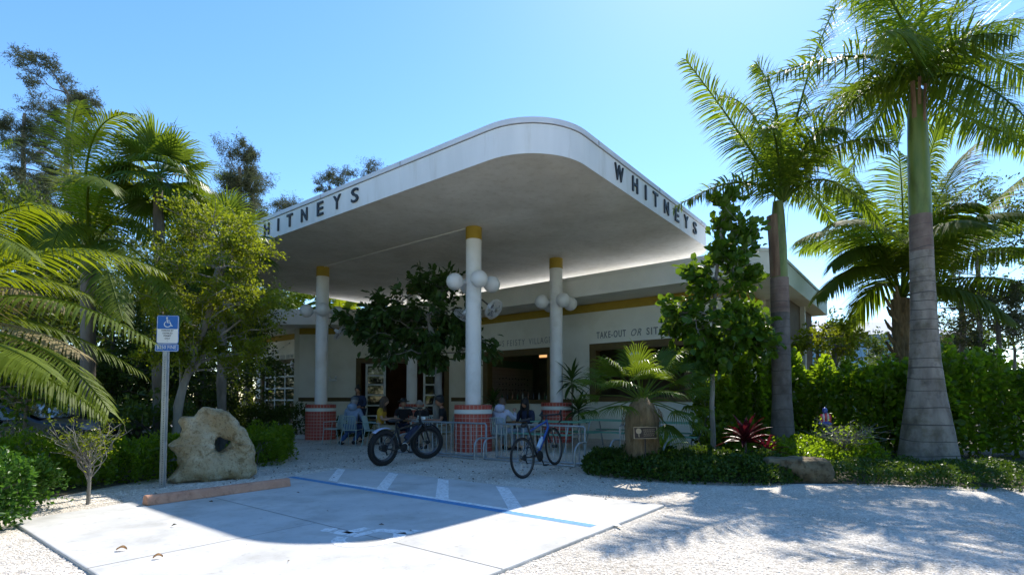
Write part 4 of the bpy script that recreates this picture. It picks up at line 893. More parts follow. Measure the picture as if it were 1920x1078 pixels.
def bush(lab, px, py, Y, rad, n, size, lm, seed, group=None, name='leafy_tree', cat='tree', ratio=.5, broad=False, ncl=26, crad=None, trunk_r=.09, spread=.55, z0=0.0, bark=None):
    c = at(px, py, Y); g_ = np.random.default_rng(seed)
    return tree(name, lab, cat, [(c.x, Y, z0), (c.x+.05, Y, max(.3, c.z-rad[2]*.4)), (c.x, Y, c.z+rad[2]*.3)], trunk_r, trunk_r*.4, [((c.x, Y, c.z), rad, 1)], ncl, crad or min(rad)*.5, n, size, lm, bark or M['bark'], group=group, seed=seed, ratio=ratio, broad=broad, spread=spread)
LB = 'dark leafy trees filling the back left'
for i, (px, py, Y, rad, lab) in enumerate([(60, 640, 14.5, (2.4, 1.6, 2.0), 'dark leafy tree behind the black car'), (210, 640, 15.5, (2.2, 1.6, 2.1), 'dark leafy tree behind the parking sign at left'),
        (380, 660, 17, (2.2, 1.6, 2.3), 'dark leafy tree between the sign and the glass garage door'), (120, 500, 18, (2.6, 1.8, 2.6), 'tall dark tree behind the arching palm'), (420, 560, 23.5, (2.3, 1.8, 2.4), 'dark tree beside the left end of the building'),
        (300, 520, 20, (2.4, 1.6, 2.4), 'dark tree behind the trunk of the round leaved fan palm'), (-60, 560, 12.5, (2.2, 1.6, 2.4), 'dark tree cut by the left edge of the view'), (20, 740, 19, (3, 1.5, 1.6), 'low dark tree far behind the car'),
        (330, 740, 21, (3.2, 1.6, 1.5), 'low dark tree seen between sign post and rock')]):
    bush(lab, px, py, Y, rad, 9500, .15, M['L_back'], 40+i, LB, ncl=44, crad=.85)
for i, (px, py, Y, lab) in enumerate([(530, 600, 31, 'feather palm crown showing above the roof left of the left column'), (640, 605, 33, 'sunlit palm crown showing above the roof right of the left column')]):
    tp = at(px, py, Y); fl = []; g_ = np.random.default_rng(60+i)
    for k in range(18):
        az = k*2.4; e = 1.1-.09*k; d = Vector((math.cos(az)*math.cos(e), math.sin(az)*math.cos(e), math.sin(e))); fl.append((None, tp+d*1.5+Vector((0, 0, .9)), tp+d*3.0-Vector((0, 0, .3+.05*k))))
    pinnate_palm('distant_palm_tree', lab, (tp.x, Y, 0), tp.z, .16, tp, fl, M['L_left'], M['bark'], group='palms behind the restaurant roof', L=.9, npair=50, seed=60+i, booted=False, wid=.09)

# right background
bush('dark green tree filling the gap behind the big royal palm and the coconut palm', 1830, 470, 22, (2.6, 1.6, 2.6), 5000, .15, M['L_back'], 77, ncl=60, crad=.6, trunk_r=.12)
bush('leafy green shrub hanging over the black car', 45, 738, 8.4, (.75, .35, .26), 650, .10, M['L_round'], 78, name='leafy_shrub', cat='shrub', ratio=.6, ncl=26, crad=.22, trunk_r=.03)
bush('grey green small leaved tree behind the hedge near the right edge', 1868, 600, 17, (1.5, 1.2, .95), 6500, .10, M['L_olive'], 71, name='olive_leaved_tree', ncl=40, crad=.5, bark=M['bark'])
bush('bare branched tree with sparse leaves right of the coconut palm', 1800, 560, 19, (1.9, 1.2, 1.6), 1600, .12, M['L_olive'], 72, name='sparse_tree', ncl=30, crad=.35, trunk_r=.14)
bush('fresh green shrub between the building end and the coconut palm', 1560, 640, 15.5, (.9, .8, .34), 1700, .13, M['L_yellow'], 73, name='tall_shrub', cat='shrub', ncl=22, crad=.3, ratio=.6)
bush('dark green tree peeping under the roof corner', 1530, 640, 22, (1.6, 1.0, .7), 2400, .15, M['L_back'], 74, ncl=22, crad=.5)
bush('distant green tree behind the olive leaved tree', 1900, 640, 27, (3.5, 2, 1.0), 3000, .2, M['L_back'], 75, ncl=24, crad=.8)
bush('distant tree low behind the coconut palm trunk', 1700, 665, 30, (4.5, 2, .9), 3000, .2, M['L_back'], 76, ncl=24, crad=.8)

# ------------------------------------------------------------------ hedges and ground cover
def hedge(name, lab, cat, path, width, h0, h1, n, size, lm, seed, ratio=.6, broad=True, group=None, stems=True, kind=None, shell=.7, lump=.16):
    """leafy mass along a path of (x,y); h as bottom/top; leaves gather towards an uneven outer skin"""
    g_ = np.random.default_rng(seed); path = [Vector((x, y, 0)) for x, y in path]; seg = [(path[i+1]-path[i]).length for i in range(len(path)-1)]; tot = sum(seg)
    s_ = g_.uniform(0, tot, n); cum = np.cumsum([0]+seg); idx = np.clip(np.searchsorted(cum, s_)-1, 0, len(seg)-1); A_ = np.array([[p.x, p.y] for p in path]); u = (s_-cum[idx])/np.array(seg)[idx]
    base = A_[idx]*(1-u[:, None])+A_[idx+1]*u[:, None]; d = A_[idx+1]-A_[idx]; d /= np.linalg.norm(d, axis=1, keepdims=True); nm = np.stack([d[:, 1], -d[:, 0]], 1)
    ph = g_.uniform(0, np.pi*2, 6); th = g_.uniform(0, np.pi, n); rad = np.where(g_.random(n) < shell, g_.uniform(.86, 1.04, n), g_.uniform(.2, .9, n))
    cx = np.sign(np.cos(th))*np.abs(np.cos(th))**.6; cz = np.abs(np.sin(th))**.5
    bump = 1+lump*(np.sin(s_*2.1+ph[0])*np.sin(th*3+ph[1])+.7*np.sin(s_*5.3+ph[2])*np.cos(th*4+ph[3])+.5*np.sin(s_*9.7+ph[4]))
    P = np.stack([base[:, 0]+nm[:, 0]*cx*rad*bump*width/2, base[:, 1]+nm[:, 1]*cx*rad*bump*width/2, h0+(h1-h0)*cz*rad*bump], 1)
    c0 = np.stack([base[:, 0], base[:, 1], np.full(n, (h0+h1)*.4)], 1); t = thing(name, path[0], lab, cat, group)
    out = unit(P-c0); D = rand_dirs(n, g_, .15, out, .9); N_ = unit(out+g_.normal(0, .65, (n, 3))+np.array([0, 0, .4])); ln = size*g_.uniform(.6, 1.25, n)
    V, Fq = leaf_arrays(P, D, N_, ln, ln*ratio, broad, .2); npmesh('foliage', V, Fq, lm, t)
    b = MB()
    for i in range(int(tot*3)+4):
        s0 = g_.uniform(0, tot); j = min(int(np.searchsorted(cum, s0))-1, len(seg)-1); j = max(j, 0); q = path[j].lerp(path[j+1], (s0-cum[j])/seg[j])+Vector((g_.normal(0, width*.12), g_.normal(0, width*.12), 0)); e = q+Vector((g_.normal(0, width*.25), g_.normal(0, width*.25), (h1)*g_.uniform(.6, .93)))
        limb(b, q, e, .012+.004*h1, .004, g_, 4, .12, 4)
    b.build('stems', M['bark'], t)['kind'] = 'stuff'
    return t
hedge('tall_hedge', 'tall glossy green hedge right of the big royal palm', 'hedge', [(8.9, 12.6), (11.5, 12.4), (15, 12.0), (19, 11.5)], 1.3, 0, 2.0, 22000, .14, M['L_hedge'], 81, ratio=.7, shell=.75)
hedge('tall_hedge', 'tall glossy green hedge between the two royal palms', 'hedge', [(6.4, 13.6), (7.6, 13.2), (8.9, 12.8), (10.1, 12.5)], 1.3, 0, 2.02, 14000, .13, M['L_hedge'], 82, ratio=.66)
hedge('shrub_row', 'shrubs with round leaves behind the red leaved plants', 'shrub', [(4.3, 12.4), (5.3, 12.4), (6.3, 12.9)], 1.1, 0, 2.1, 10000, .115, M['L_hedge'], 83, ratio=.75)
def cover(name, lab, poly, h, n, size, lm, seed, kind='stuff', ratio=.6):
    g_ = np.random.default_rng(seed); xs = [p[0] for p in poly]; ys = [p[1] for p in poly]; P = []
    pa = np.array(poly)
    def inside(X, Y):
        r_ = np.zeros(len(X), bool); j = len(pa)-1
        for i in range(len(pa)):
            xi, yi = pa[i]; xj, yj = pa[j]; c_ = ((yi > Y) != (yj > Y)) & (X < (xj-xi)*(Y-yi)/(yj-yi+1e-12)+xi); r_ ^= c_; j = i
        return r_
    def edge(X, Y):
        m_ = np.full(len(X), 9.)
        for i in range(len(pa)):
            a = pa[i]; b_ = pa[(i+1) % len(pa)]; d = b_-a; t_ = np.clip(((X-a[0])*d[0]+(Y-a[1])*d[1])/(d @ d), 0, 1); m_ = np.minimum(m_, np.hypot(X-a[0]-t_*d[0], Y-a[1]-t_*d[1]))
        return m_
    X = g_.uniform(min(xs), max(xs), n*3); Y = g_.uniform(min(ys), max(ys), n*3); k = inside(X, Y); X = X[k][:n]; Y = Y[k][:n]; m_ = len(X); e = edge(X, Y)
    hh = h*np.minimum(1, (e/.22))**.5*(.72+.2*np.sin(X*3.1+seed)*np.sin(Y*3.7+1)+.16*np.sin(X*7.7+2)*np.cos(Y*6.9)+.08*np.sin(X*17)*np.sin(Y*19)); z = hh*np.where(g_.random(m_) < .7, g_.uniform(.8, 1.05, m_), g_.uniform(.1, .9, m_))
    P = np.stack([X, Y, z+.01], 1); D = rand_dirs(m_, g_, .5); D[:, 1] -= .25; N_ = rand_dirs(m_, g_, 1.0); N_[:, 1] -= .3; ln = size*g_.uniform(.6, 1.25, m_)
    V, Fq = leaf_arrays(P, D, N_, ln, ln*ratio, False, .2); return tag(npmesh(name, V, Fq, lm), lab, 'ground cover', kind=kind)
cover('ground_cover', 'low leafy ground cover mounded around the young fan palm', [(1.35, 10.6), (1.30, 9.6), (1.45, 9.25), (2.0, 8.75), (3.0, 8.35), (4.0, 8.25), (4.6, 8.6), (4.9, 9.6), (4.6, 10.8), (3.4, 11.4), (2.0, 11.2)], .40, 26000, .062, M['L_cover'], 91)
cover('ground_cover', 'low leafy ground cover running along the gravel at right', [(5.0, 8.55), (5.5, 8.2), (7.0, 7.75), (9.5, 7.35), (13, 7.0), (16, 7.2), (15, 9), (10, 9.9), (7.2, 10.3), (5.6, 10.6), (4.7, 9.8)], .26, 34000, .06, M['L_cover'], 92)
cover('ground_cover', 'dark ferny ground cover beneath the hedge behind the boulder', [(4.9, 9.8), (7.4, 10.4), (7.6, 12.4), (6.0, 12.6), (4.6, 11.6)], .55, 9000, .085, M['L_hedge'], 93)
# masses beyond
g_wood = hedge('distant_wood', 'dark wood closing the view behind the left trees', 'wood', [(-60, 22), (-36, 27), (-17, 34), (-11, 40)], 5, 0, 7.5, 26000, .38, M['L_back'], 131); g_wood['kind'] = 'stuff'
g_wood = hedge('distant_wood', 'low line of far greenery behind the right hedge', 'wood', [(9, 40), (26, 33), (60, 26), (90, 10)], 5, 0, 3.3, 22000, .36, M['L_back'], 132); g_wood['kind'] = 'stuff'
g_wood = hedge('street_trees', 'green trees across the road behind the photographer', 'wood', [(-45, 4), (-30, -14), (0, -20), (32, -14), (45, 0)], 6, 0, 8.0, 36000, .42, M['L_hedge'], 133); g_wood['kind'] = 'stuff'
# left hedges
hedge('low_hedge', 'low leafy hedge running from the car to the bare shrub', 'hedge', [(-8.6, 7.3), (-7.2, 7.6), (-6.3, 8.5), (-5.95, 9.6)], 1.0, 0, .66, 15000, .07, M['L_hedge'], 101, ratio=.55, broad=False)
hedge('low_hedge', 'bright sunlit clipped shrub in the near left corner', 'hedge', [(-6.4, 5.1), (-5.5, 5.3), (-5.0, 5.3)], .95, 0, .62, 12000, .055, M['L_bright'], 102, ratio=.6, broad=False)
hedge('low_hedge', 'small bright shrub at the very left edge beside the slab corner', 'hedge', [(-5.6, 6.3), (-6.6, 6.5), (-7.6, 6.4)], .8, 0, .60, 9000, .06, M['L_bright'], 103, ratio=.6, broad=False)
hedge('low_hedge', 'dark shrub mass tucked behind the right side of the holed rock', 'shrub', [(-5.05, 10.6), (-5.35, 11.8), (-6.0, 13.4)], .95, 0, .62, 9000, .08, M['L_hedge'], 104, ratio=.5, broad=False)
hedge('low_hedge', 'dark planting under the glass garage door', 'shrub', [(-7.3, 18.9), (-9.2, 20.0), (-11.5, 22.5)], 1.6, 0, .98, 7000, .12, M['L_back'], 105, ratio=.5, broad=False)
hedge('low_hedge', 'low dark shrubs at the foot of the left column', 'shrub', [(-6.3, 19.4), (-5.2, 19.8)], .7, 0, .6, 1600, .11, M['L_back'], 106, ratio=.5, broad=False)
hedge('low_hedge', 'shaded shrub mass behind the holed rock and the sign', 'shrub', [(-6.6, 10.2), (-8.0, 11.5), (-10.5, 12.0), (-14, 12)], 1.6, 0, 1.15, 12000, .12, M['L_back'], 107, ratio=.5, broad=False)
kb = MB(); kb.prism([(-8.0, 18.55), (-6.6, 18.3), (-6.6, 18.45), (-8.0, 18.7)], 0, .14); tag(kb.build('planter_kerb', M['concrete'], bevel=.01), kind='structure')

# bare shrub beside the slab
def twig_plant(name, lab, base, h, spread, n, seed, leaves=0, lm=None, size=.05, cat='shrub', r=.018):
    g_ = np.random.default_rng(seed); base = Vector(base); t = thing(name, base, lab, cat); b = MB(); tips = []
    b.tube([base, base+Vector((.01, 0, h*.35)), base+Vector((.0, .01, h*.5))], [r*1.3, r, r*.8], 6)
    for i in range(n):
        s_ = base+Vector((0, 0, h*g_.uniform(.25, .55))); a = g_.uniform(0, 6.28); rr_ = spread*g_.uniform(.4, 1); e = base+Vector((math.cos(a)*rr_, math.sin(a)*rr_, h*g_.uniform(.6, 1.0))); pp = limb(b, s_, e, r*.5, .0025, g_, 5, .10, 4)
        for k in range(4):
            q = pp[2+k % 3]; e2 = q+Vector((g_.normal(0, spread*.22), g_.normal(0, spread*.22), abs(g_.normal(0, h*.13)))); limb(b, q, e2, .004, .0015, g_, 3, .12, 3); tips.append(e2)
    b.build('branches', M['barkgrey'], t)
    if leaves:
        T_ = np.array([tuple(x) for x in tips]); P = T_[g_.integers(0, len(T_), leaves)]+g_.normal(0, size*.8, (leaves, 3)); foliage('leaves', P, g_, lm, t, size, .5)
    return t
pt = gnd(165, 945); twig_plant('bare_shrub', 'nearly leafless grey twiggy shrub between the hedge and the wheel stop', pt, 1.02, .48, 26, 111, 1000, M['L_yellow'], .035)
twig_plant('twiggy_shrub', 'tangle of bare brown twigs in front of the hedge left of the big palm', (6.5, 10.6, 0), .95, .85, 34, 112, 300, M['L_hedge'], .06)
twig_plant('twiggy_shrub', 'small leafy sapling rising at the left edge in front of the car', gnd(20, 905), 1.0, .38, 9, 113, 200, M['L_round'], .09)
b = MB()
# red cordylines
def rosette(name, lab, base, h, n, L, w_, lm, seed, cat='plant', el0=1.3, el1=.1, trunk=.02, droop=.5, stem=True, parts=False):
    g_ = np.random.default_rng(seed); base = Vector(base); t = thing(name, base, lab, cat)
    if stem: b = MB(); b.tube([base, base+Vector((.01, 0, h*.5)), base+Vector((0, 0, h+.02))], [trunk*1.2, trunk, trunk], 7); b.build('stem', M['bark'], t, smooth=True)
    for i in range(n):
        az = i*2.39996+g_.normal(0, .15); el = el0+(el1-el0)*i/n; d = Vector((math.cos(az)*math.cos(el), math.sin(az)*math.cos(el), math.sin(el))); q = base+Vector((0, 0, h-.12*h*i/n)); sd = d.cross(Vector((0, 0, 1))).normalized(); up = sd.cross(d); Lk = L*g_.uniform(.75, 1.1); V = []; k = 6
        for j in range(k+1):
            a = j/k; wj = w_*math.sin(math.pi*min(.98, a*.86+.12))**.8*.5; V += [q-sd*wj+up*wj*.5, q, q+sd*wj+up*wj*.5]; d = (d+Vector((0, 0, -droop/k*(1+a)))).normalized(); q = q+d*Lk/k
        lb = MB(); lb.add(V, [(3*j+c_, 3*j+c_+1, 3*j+c_+4, 3*j+c_+3) for j in range(k) for c_ in (0, 1)]); lb.build('leaf', lm, t)
    return t
rosette('cordyline_plant', 'burgundy leaved cordyline in the bed beside the slim royal palm', at(1398, 850, 10.2).xy.to_3d(), .58, 32, .56, .095, M['L_red'], 121)
rosette('cordyline_plant', 'darker purple cordyline low to the right of the burgundy one', at(1438, 850, 9.9).xy.to_3d(), .38, 22, .42, .06, M['L_red'], 122)
rosette('dracaena_plant', 'dark long leaved plant standing behind the right column', at(1072, 700, 16.9).xy.to_3d(), 2.0, 30, .75, .10, M['L_dark'], 123, el0=1.3, el1=-.5)
rosette('dracaena_plant', 'lower dark long leaved plant by the right column base', at(1084, 700, 16.6).xy.to_3d(), 1.05, 26, .72, .10, M['L_dark'], 124, el0=1.2, el1=-.3)
rosette('potted_dark_plant', 'dark leafy plant at the left end of the bar opening', at(925, 700, 20.2).xy.to_3d(), 1.3, 24, .6, .12, M['L_dark'], 125, el0=1.3, el1=-.3)
rosette('round_leaf_shrub', 'dark rosette shrub between the young fan palm and the round leaf tree', (3.05, 10.9, 0), .3, 26, .5, .06, M['L_hedge'], 126, cat='shrub')
# ------------------------------------------------------------------ parking sign
sg = gnd(303, 915); sx = Vector((1, .10, 0)).normalized(); sn = Vector((.10, -1, 0)).normalized()
t = thing('parking_sign', sg, 'blue and white disabled parking sign on a perforated steel post', 'sign')
yw = math.atan2(sx.y, sx.x)
b = MB(); W_ = .050; ho = []
b.box(sg+Vector((0, 0, 1.27))-sn*.0, (W_, .004, 2.54), yw); b.box(sg+sx*W_/2-sn*.012+Vector((0, 0, 1.27)), (.004, .026, 2.54), yw); b.box(sg-sx*W_/2-sn*.012+Vector((0, 0, 1.27)), (.004, .026, 2.54), yw)
b.box(sg+sx*(W_/2+.012)-sn*.024+Vector((0, 0, 1.27)), (.024, .004, 2.54), yw); b.box(sg-sx*(W_/2+.012)-sn*.024+Vector((0, 0, 1.27)), (.024, .004, 2.54), yw)
b.build('post', M['steel'], t)
b = MB()
for i in range(74): b.tube([sg+sn*.0021+Vector((0, 0, .06+i*.026)), sg+sn*.0035+Vector((0, 0, .06+i*.026))], .0065, 8)
tag(b.build('post_holes', M['darkmetal'], t), kind='stuff')
def panel(cx, cz, w_, h_, r, th, off, name, m, parent):
    pts = []
    for qx, qz, a0 in ((w_/2-r, -h_/2+r, -90), (w_/2-r, h_/2-r, 0), (-w_/2+r, h_/2-r, 90), (-w_/2+r, -h_/2+r, 180)):
        for i in range(5): a = math.radians(a0+22.5*i); pts.append((cx+qx+r*math.cos(a), cz+qz+r*math.sin(a)))
    b = MB(); n_ = len(pts); f0 = [sg+sx*x+Vector((0, 0, z))+sn*off for x, z in pts]; f1 = [p+sn*th for p in f0]
    b.add(f0+f1, [tuple(range(n_))[::-1], tuple(range(n_, 2*n_))]+[(i, (i+1) % n_, n_+(i+1) % n_, n_+i) for i in range(n_)]); return b.build(name, m, parent)
zc = 2.30; PW, PH = .315, .425
pl = panel(.03, zc+.07, PW, PH, .025, .003, .004, 'sign_panel', M['signblue'], t)
panel(.03, zc+.07, PW-.014, PH-.014, .02, .0012, .0072, 'border', M['signwhite'], pl)
panel(.03, zc+.175, PW-.026, .195, .015, .0012, .0086, 'blue_field', M['signblue'], pl)
b = MB(); access_symbol(b, lambda x, y: sg+sx*(.03+x*.155)+sn*.0105+Vector((0, 0, zc+.178+y*.155)), .085); b.build('wheelchair_symbol', M['signwhite'], pl)
for tx, z, w_ in (('PARKING BY', .042, .17), ('DISABLED', .002, .14), ('PERMIT', -.038, .11), ('ONLY', -.078, .08)):
    put_text('lettering', tx, sg+sx*.03+sn*.009+Vector((0, 0, zc+z)), sx, w_, .024, .0008, M['black'], pl, weight=.02)
p2 = panel(.022, zc-.205, .335, .115, .022, .003, .004, 'fine_panel', M['signblue'], t)
panel(.022, zc-.205, .323, .103, .018, .0008, .0072, 'border', M['signwhite'], p2); panel(.022, zc-.205, .312, .092, .014, .0008, .0082, 'blue_field', M['signblue'], p2)
put_text('lettering', '$250 FINE', sg+sx*.022+sn*.0092+Vector((0, 0, zc-.232)), sx, .275, .062, .0008, M['signwhite'], p2, weight=.0)
b = MB()
for z in (.24, -.10, -.175, -.235): b.sphere(sg+sx*.03+sn*.011+Vector((0, 0, zc+z)), .006, 8, 6)
b.build('bolts', M['steel'], t)

# ------------------------------------------------------------------ wheel stop
a = gnd(276, 953); c = gnd(546, 915); d = (c-a).normalized(); a = a+Vector((0, 0, SLAB)); c = c+Vector((0, 0, SLAB)); side = Vector((-d.y, d.x, 0))   # side points left/back
b = MB(); prof = [(0, 0), (.028, .10), (.055, .118), (.115, .118), (.142, .10), (.17, 0)]
vs = []
for P_, k in ((a, 0.0), (c, 0.0)):
    vs += [P_+side*x+Vector((0, 0, z)) for x, z in prof]
b.add(vs, [tuple(range(6)), tuple(range(6, 12))[::-1]]+[(i, 6+i, 6+(i+1) % 6, (i+1) % 6) for i in range(6)])
o = b.build('wheel_stop', M['stop'], bevel=.012); tag(o, 'salmon pink concrete wheel stop at the head of the parking bay', 'wheel stop')
# fallen leaves on the slab
for (px, py, ang, lab) in ((228, 1032, .3, 'curled tan leaf lying on the sunlit slab, the left one'), (296, 1047, .8, 'curled tan leaf lying on the sunlit slab, the nearer right one')):
    p = gnd(px, py, SLAB); b = MB(); L = .085; dx = Vector((math.cos(ang), math.sin(ang)*.6, 0)); sd = Vector((-dx.y, dx.x, 0)); V = []
    for j in range(7): u = j/6; w_ = .022*math.sin(math.pi*min(.97, u*.9+.08)); z = .006+.02*math.sin(u*3.1); V += [p+dx*L*(u-.5)-sd*w_+Vector((0, 0, z+.012)), p+dx*L*(u-.5)+Vector((0, 0, z)), p+dx*L*(u-.5)+sd*w_+Vector((0, 0, z+.016))]
    b.add(V, [(3*j+c_, 3*j+c_+1, 3*j+c_+4, 3*j+c_+3) for j in range(6) for c_ in (0, 1)]); tag(b.build('fallen_leaf', mat('tan_leaf', (.42, .22, .08), .7)), lab, 'leaf', 'fallen leaves on the slab')
# litter
g_ = np.random.default_rng(77); P = []
while len(P) < 760:
    p, q = g_.uniform(-16, -3), g_.uniform(2, 10); v = PQ(p, q)
    if v.y < 4.2 or (v.x < -5.4 and v.y < 12): continue
    ins = (-8.3 < p < -2.7 and 1.3 < q < 6.3)
    if g_.random() < (.93 if ins else .15 if v.x < 1.4 else .6): continue
    P.append((v.x, v.y, (SLAB if ins else 0)+.008))
P = np.array(P); n = len(P); D = rand_dirs(n, g_, 0); D[:, 2] *= .25; N_ = rand_dirs(n, g_, 2.0); ln = g_.uniform(.02, .07, n); V, Fq = leaf_arrays(P, D, N_, ln, ln*.45, False, .35)
tag(npmesh('leaf_litter', V, Fq, M['L_litter']), 'small dry leaves scattered on the gravel and slab', 'leaf litter', kind='stuff')

# ------------------------------------------------------------------ rocks
from mathutils import noise
def nz(p, s, k): return noise.noise(Vector(p)*s+Vector((k, k*1.7, k*.3)))
OL = [(800,412),(838,412),(872,420),(905,445),(935,490),(960,535),(985,590),(990,640),(1000,690),(960,716),(880,716),(780,716),(700,718),(680,700),(702,672),(720,645),(716,615),(700,592),(678,562),(700,545),(724,528),(727,500),(716,470),(726,452),(765,448)]
sc = .92*9.05/1010/2.08; hx, hz = 868, 563
OLm = [((x-hx)*sc, (hz-y)*sc) for x, y in OL]
ang = [math.atan2(z, x) for x, z in OLm]; rad = [math.hypot(x, z) for x, z in OLm]
od = sorted(zip(ang, rad)); ang = [a_ for a_, _ in od]; rad = [r_ for _, r_ in od]
na, nb_ = 220, 80; cz0 = (716-hz)*sc-.02; rc = Vector((at(417, 800, 9.0).x, 9.0, 0)); ya = math.radians(33); ex = Vector((math.cos(ya), math.sin(ya), 0)); ey = Vector((-math.sin(ya), math.cos(ya), 0))
t0 = MB(); vs = []
for i in range(na):
    th = -math.pi+2*math.pi*i/na; ro_ = float(np.interp(th, [ang[-1]-2*math.pi]+ang+[ang[0]+2*math.pi], [rad[-1]]+rad+[rad[0]]))
    ri = .112+.014*math.sin(3*th+1)
    for j in range(nb_):
        f_ = 2*math.pi*j/nb_; mid = (ri+ro_)/2; ha = (ro_-ri)/2; cf_ = math.copysign(abs(math.cos(f_))**.55, math.cos(f_)); sf = math.copysign(abs(math.sin(f_))**.75, math.sin(f_))
        r_ = mid+ha*cf_; thk = .24*(.75+.35*min(1, r_/.5))*(1.1 if math.sin(th) < 0 else .9-.25*max(0, math.sin(th)))
        x = r_*math.cos(th)*1.02; z = r_*math.sin(th); y = thk*sf
        pv = Vector((x, y, z)); dn = nz(pv, 3.2, 1)*.05+nz(pv, 8, 5)*.022+nz(pv, 19, 9)*.010+nz(pv, 42, 3)*.006+nz(pv, 75, 7)*.005+nz(pv, 30, 17)*.006-abs(nz(pv, 6, 21))*.03
        pit = min(0, nz(pv, 11, 14)+.32)*.06
        nrm = Vector((math.cos(th)*cf_*.8, sf, math.sin(th)*cf_*.8)).normalized(); pv += nrm*(dn+pit); vs.append(rc+ex*pv.x+ey*pv.y+Vector((0, 0, pv.z+cz0)))
t0.add(vs, [(i*nb_+j, ((i+1) % na)*nb_+j, ((i+1) % na)*nb_+(j+1) % nb_, i*nb_+(j+1) % nb_) for i in range(na) for j in range(nb_)])
M['rock'].node_tree.nodes['Mapping'].inputs['Scale'].default_value = (1, 1, 1)
tag(t0.build('holed_rock', M['rock'], smooth=True, angle=60), 'upright tan limestone rock with a round hole through it', 'rock')
def boulder(name, lab, c, size, yaw, seed, m):
    b = MB(); n1, n2 = 56, 30; vs = []; c = Vector(c); R_ = Matrix.Rotation(yaw, 3, 'Z')
    for i in range(n2+1):
        t_ = math.pi*i/n2
        for j in range(n1):
            g2 = 2*math.pi*j/n1; v = Vector((math.sin(t_)*math.cos(g2), math.sin(t_)*math.sin(g2), math.cos(t_))); mx = max(abs(v.x), abs(v.y), abs(v.z)); v = v*(1/mx*.55+.45*1.1)
            v = Vector((v.x*size[0]/2, v.y*size[1]/2, v.z*size[2]/2)); v += v.normalized()*(nz(v, 3.5, seed)*.06+nz(v, 9, seed+3)*.03+nz(v, 24, seed)*.012); vs.append(c+R_ @ v)
    b.add(vs, [(i*n1+j, (i+1)*n1+j, (i+1)*n1+(j+1) % n1, i*n1+(j+1) % n1) for i in range(n2) for j in range(n1)])
    return tag(b.build(name, m, smooth=True, angle=60), lab, 'rock')
boulder('long_boulder', 'long low brown limestone boulder lying at the edge of the gravel', (4.62, 8.82, .17), (1.02, .50, .42), -.20, 4, M['rock2'])
boulder('small_boulder', 'small pale boulder half hidden behind the ground cover under the fan palm', (2.15, 11.3, .12), (.5, .4, .3), .3, 8, M['rock2'])

# ------------------------------------------------------------------ bicycle racks
def rack(p0, p1, q, lab):
    t = thing('bicycle_rack', PQ(p0, q), lab, 'bicycle rack', 'grey grid bicycle racks in front of the terrace'); r = .021; qb = q+.42; H = .78
    b = MB(); fr = lambda p, qq, z: PQ(p, qq, z)
    def loop(p):
        pts = [fr(p, qb, .46), fr(p, qb-.16, .47)]+[fr(p, q+.20-.20*math.sin(math.radians(a)), .27+.20*math.cos(math.radians(a))) for a in range(10, 91, 16)]+[fr(p, q, .2), fr(p, q, .03)]
        return pts
    for p in (p0, p1): MB().tube(loop(p), r, 10).build('end_loop', M['steel'], t, smooth=True)
    MB().tube([fr(p0, q, .035), fr(p1, q, .035)], r, 10).build('base_rail', M['steel'], t, smooth=True); MB().tube([fr(p0, qb, .035), fr(p1, qb, .035)], r, 10).build('base_rail', M['steel'], t, smooth=True)
    MB().tube([fr(p0+.02, qb, .0), fr(p0+.02, qb, H-.03), fr(p0+.05, qb, H), fr(p1-.05, qb, H), fr(p1-.02, qb, H-.03), fr(p1-.02, qb, 0)], r, 10).build('top_frame', M['steel'], t, smooth=True)
    n_ = int((p1-p0)/.155)
    for i in range(1, n_): p = p0+(p1-p0)*i/n_; MB().tube([fr(p, qb, .035), fr(p, qb, H)], .0115, 7).build('bar', M['steel'], t, smooth=True)
rack(-10.55, -7.98, 8.87, 'grey bicycle rack on the left with the fat tyre bike in it')
rack(-7.84, -5.5, 9.02, 'grey bicycle rack on the right holding the blue road bike')
rack(-5.36, -4.2, 10.2, 'grey bicycle rack mostly hidden by the fan palm fronds')

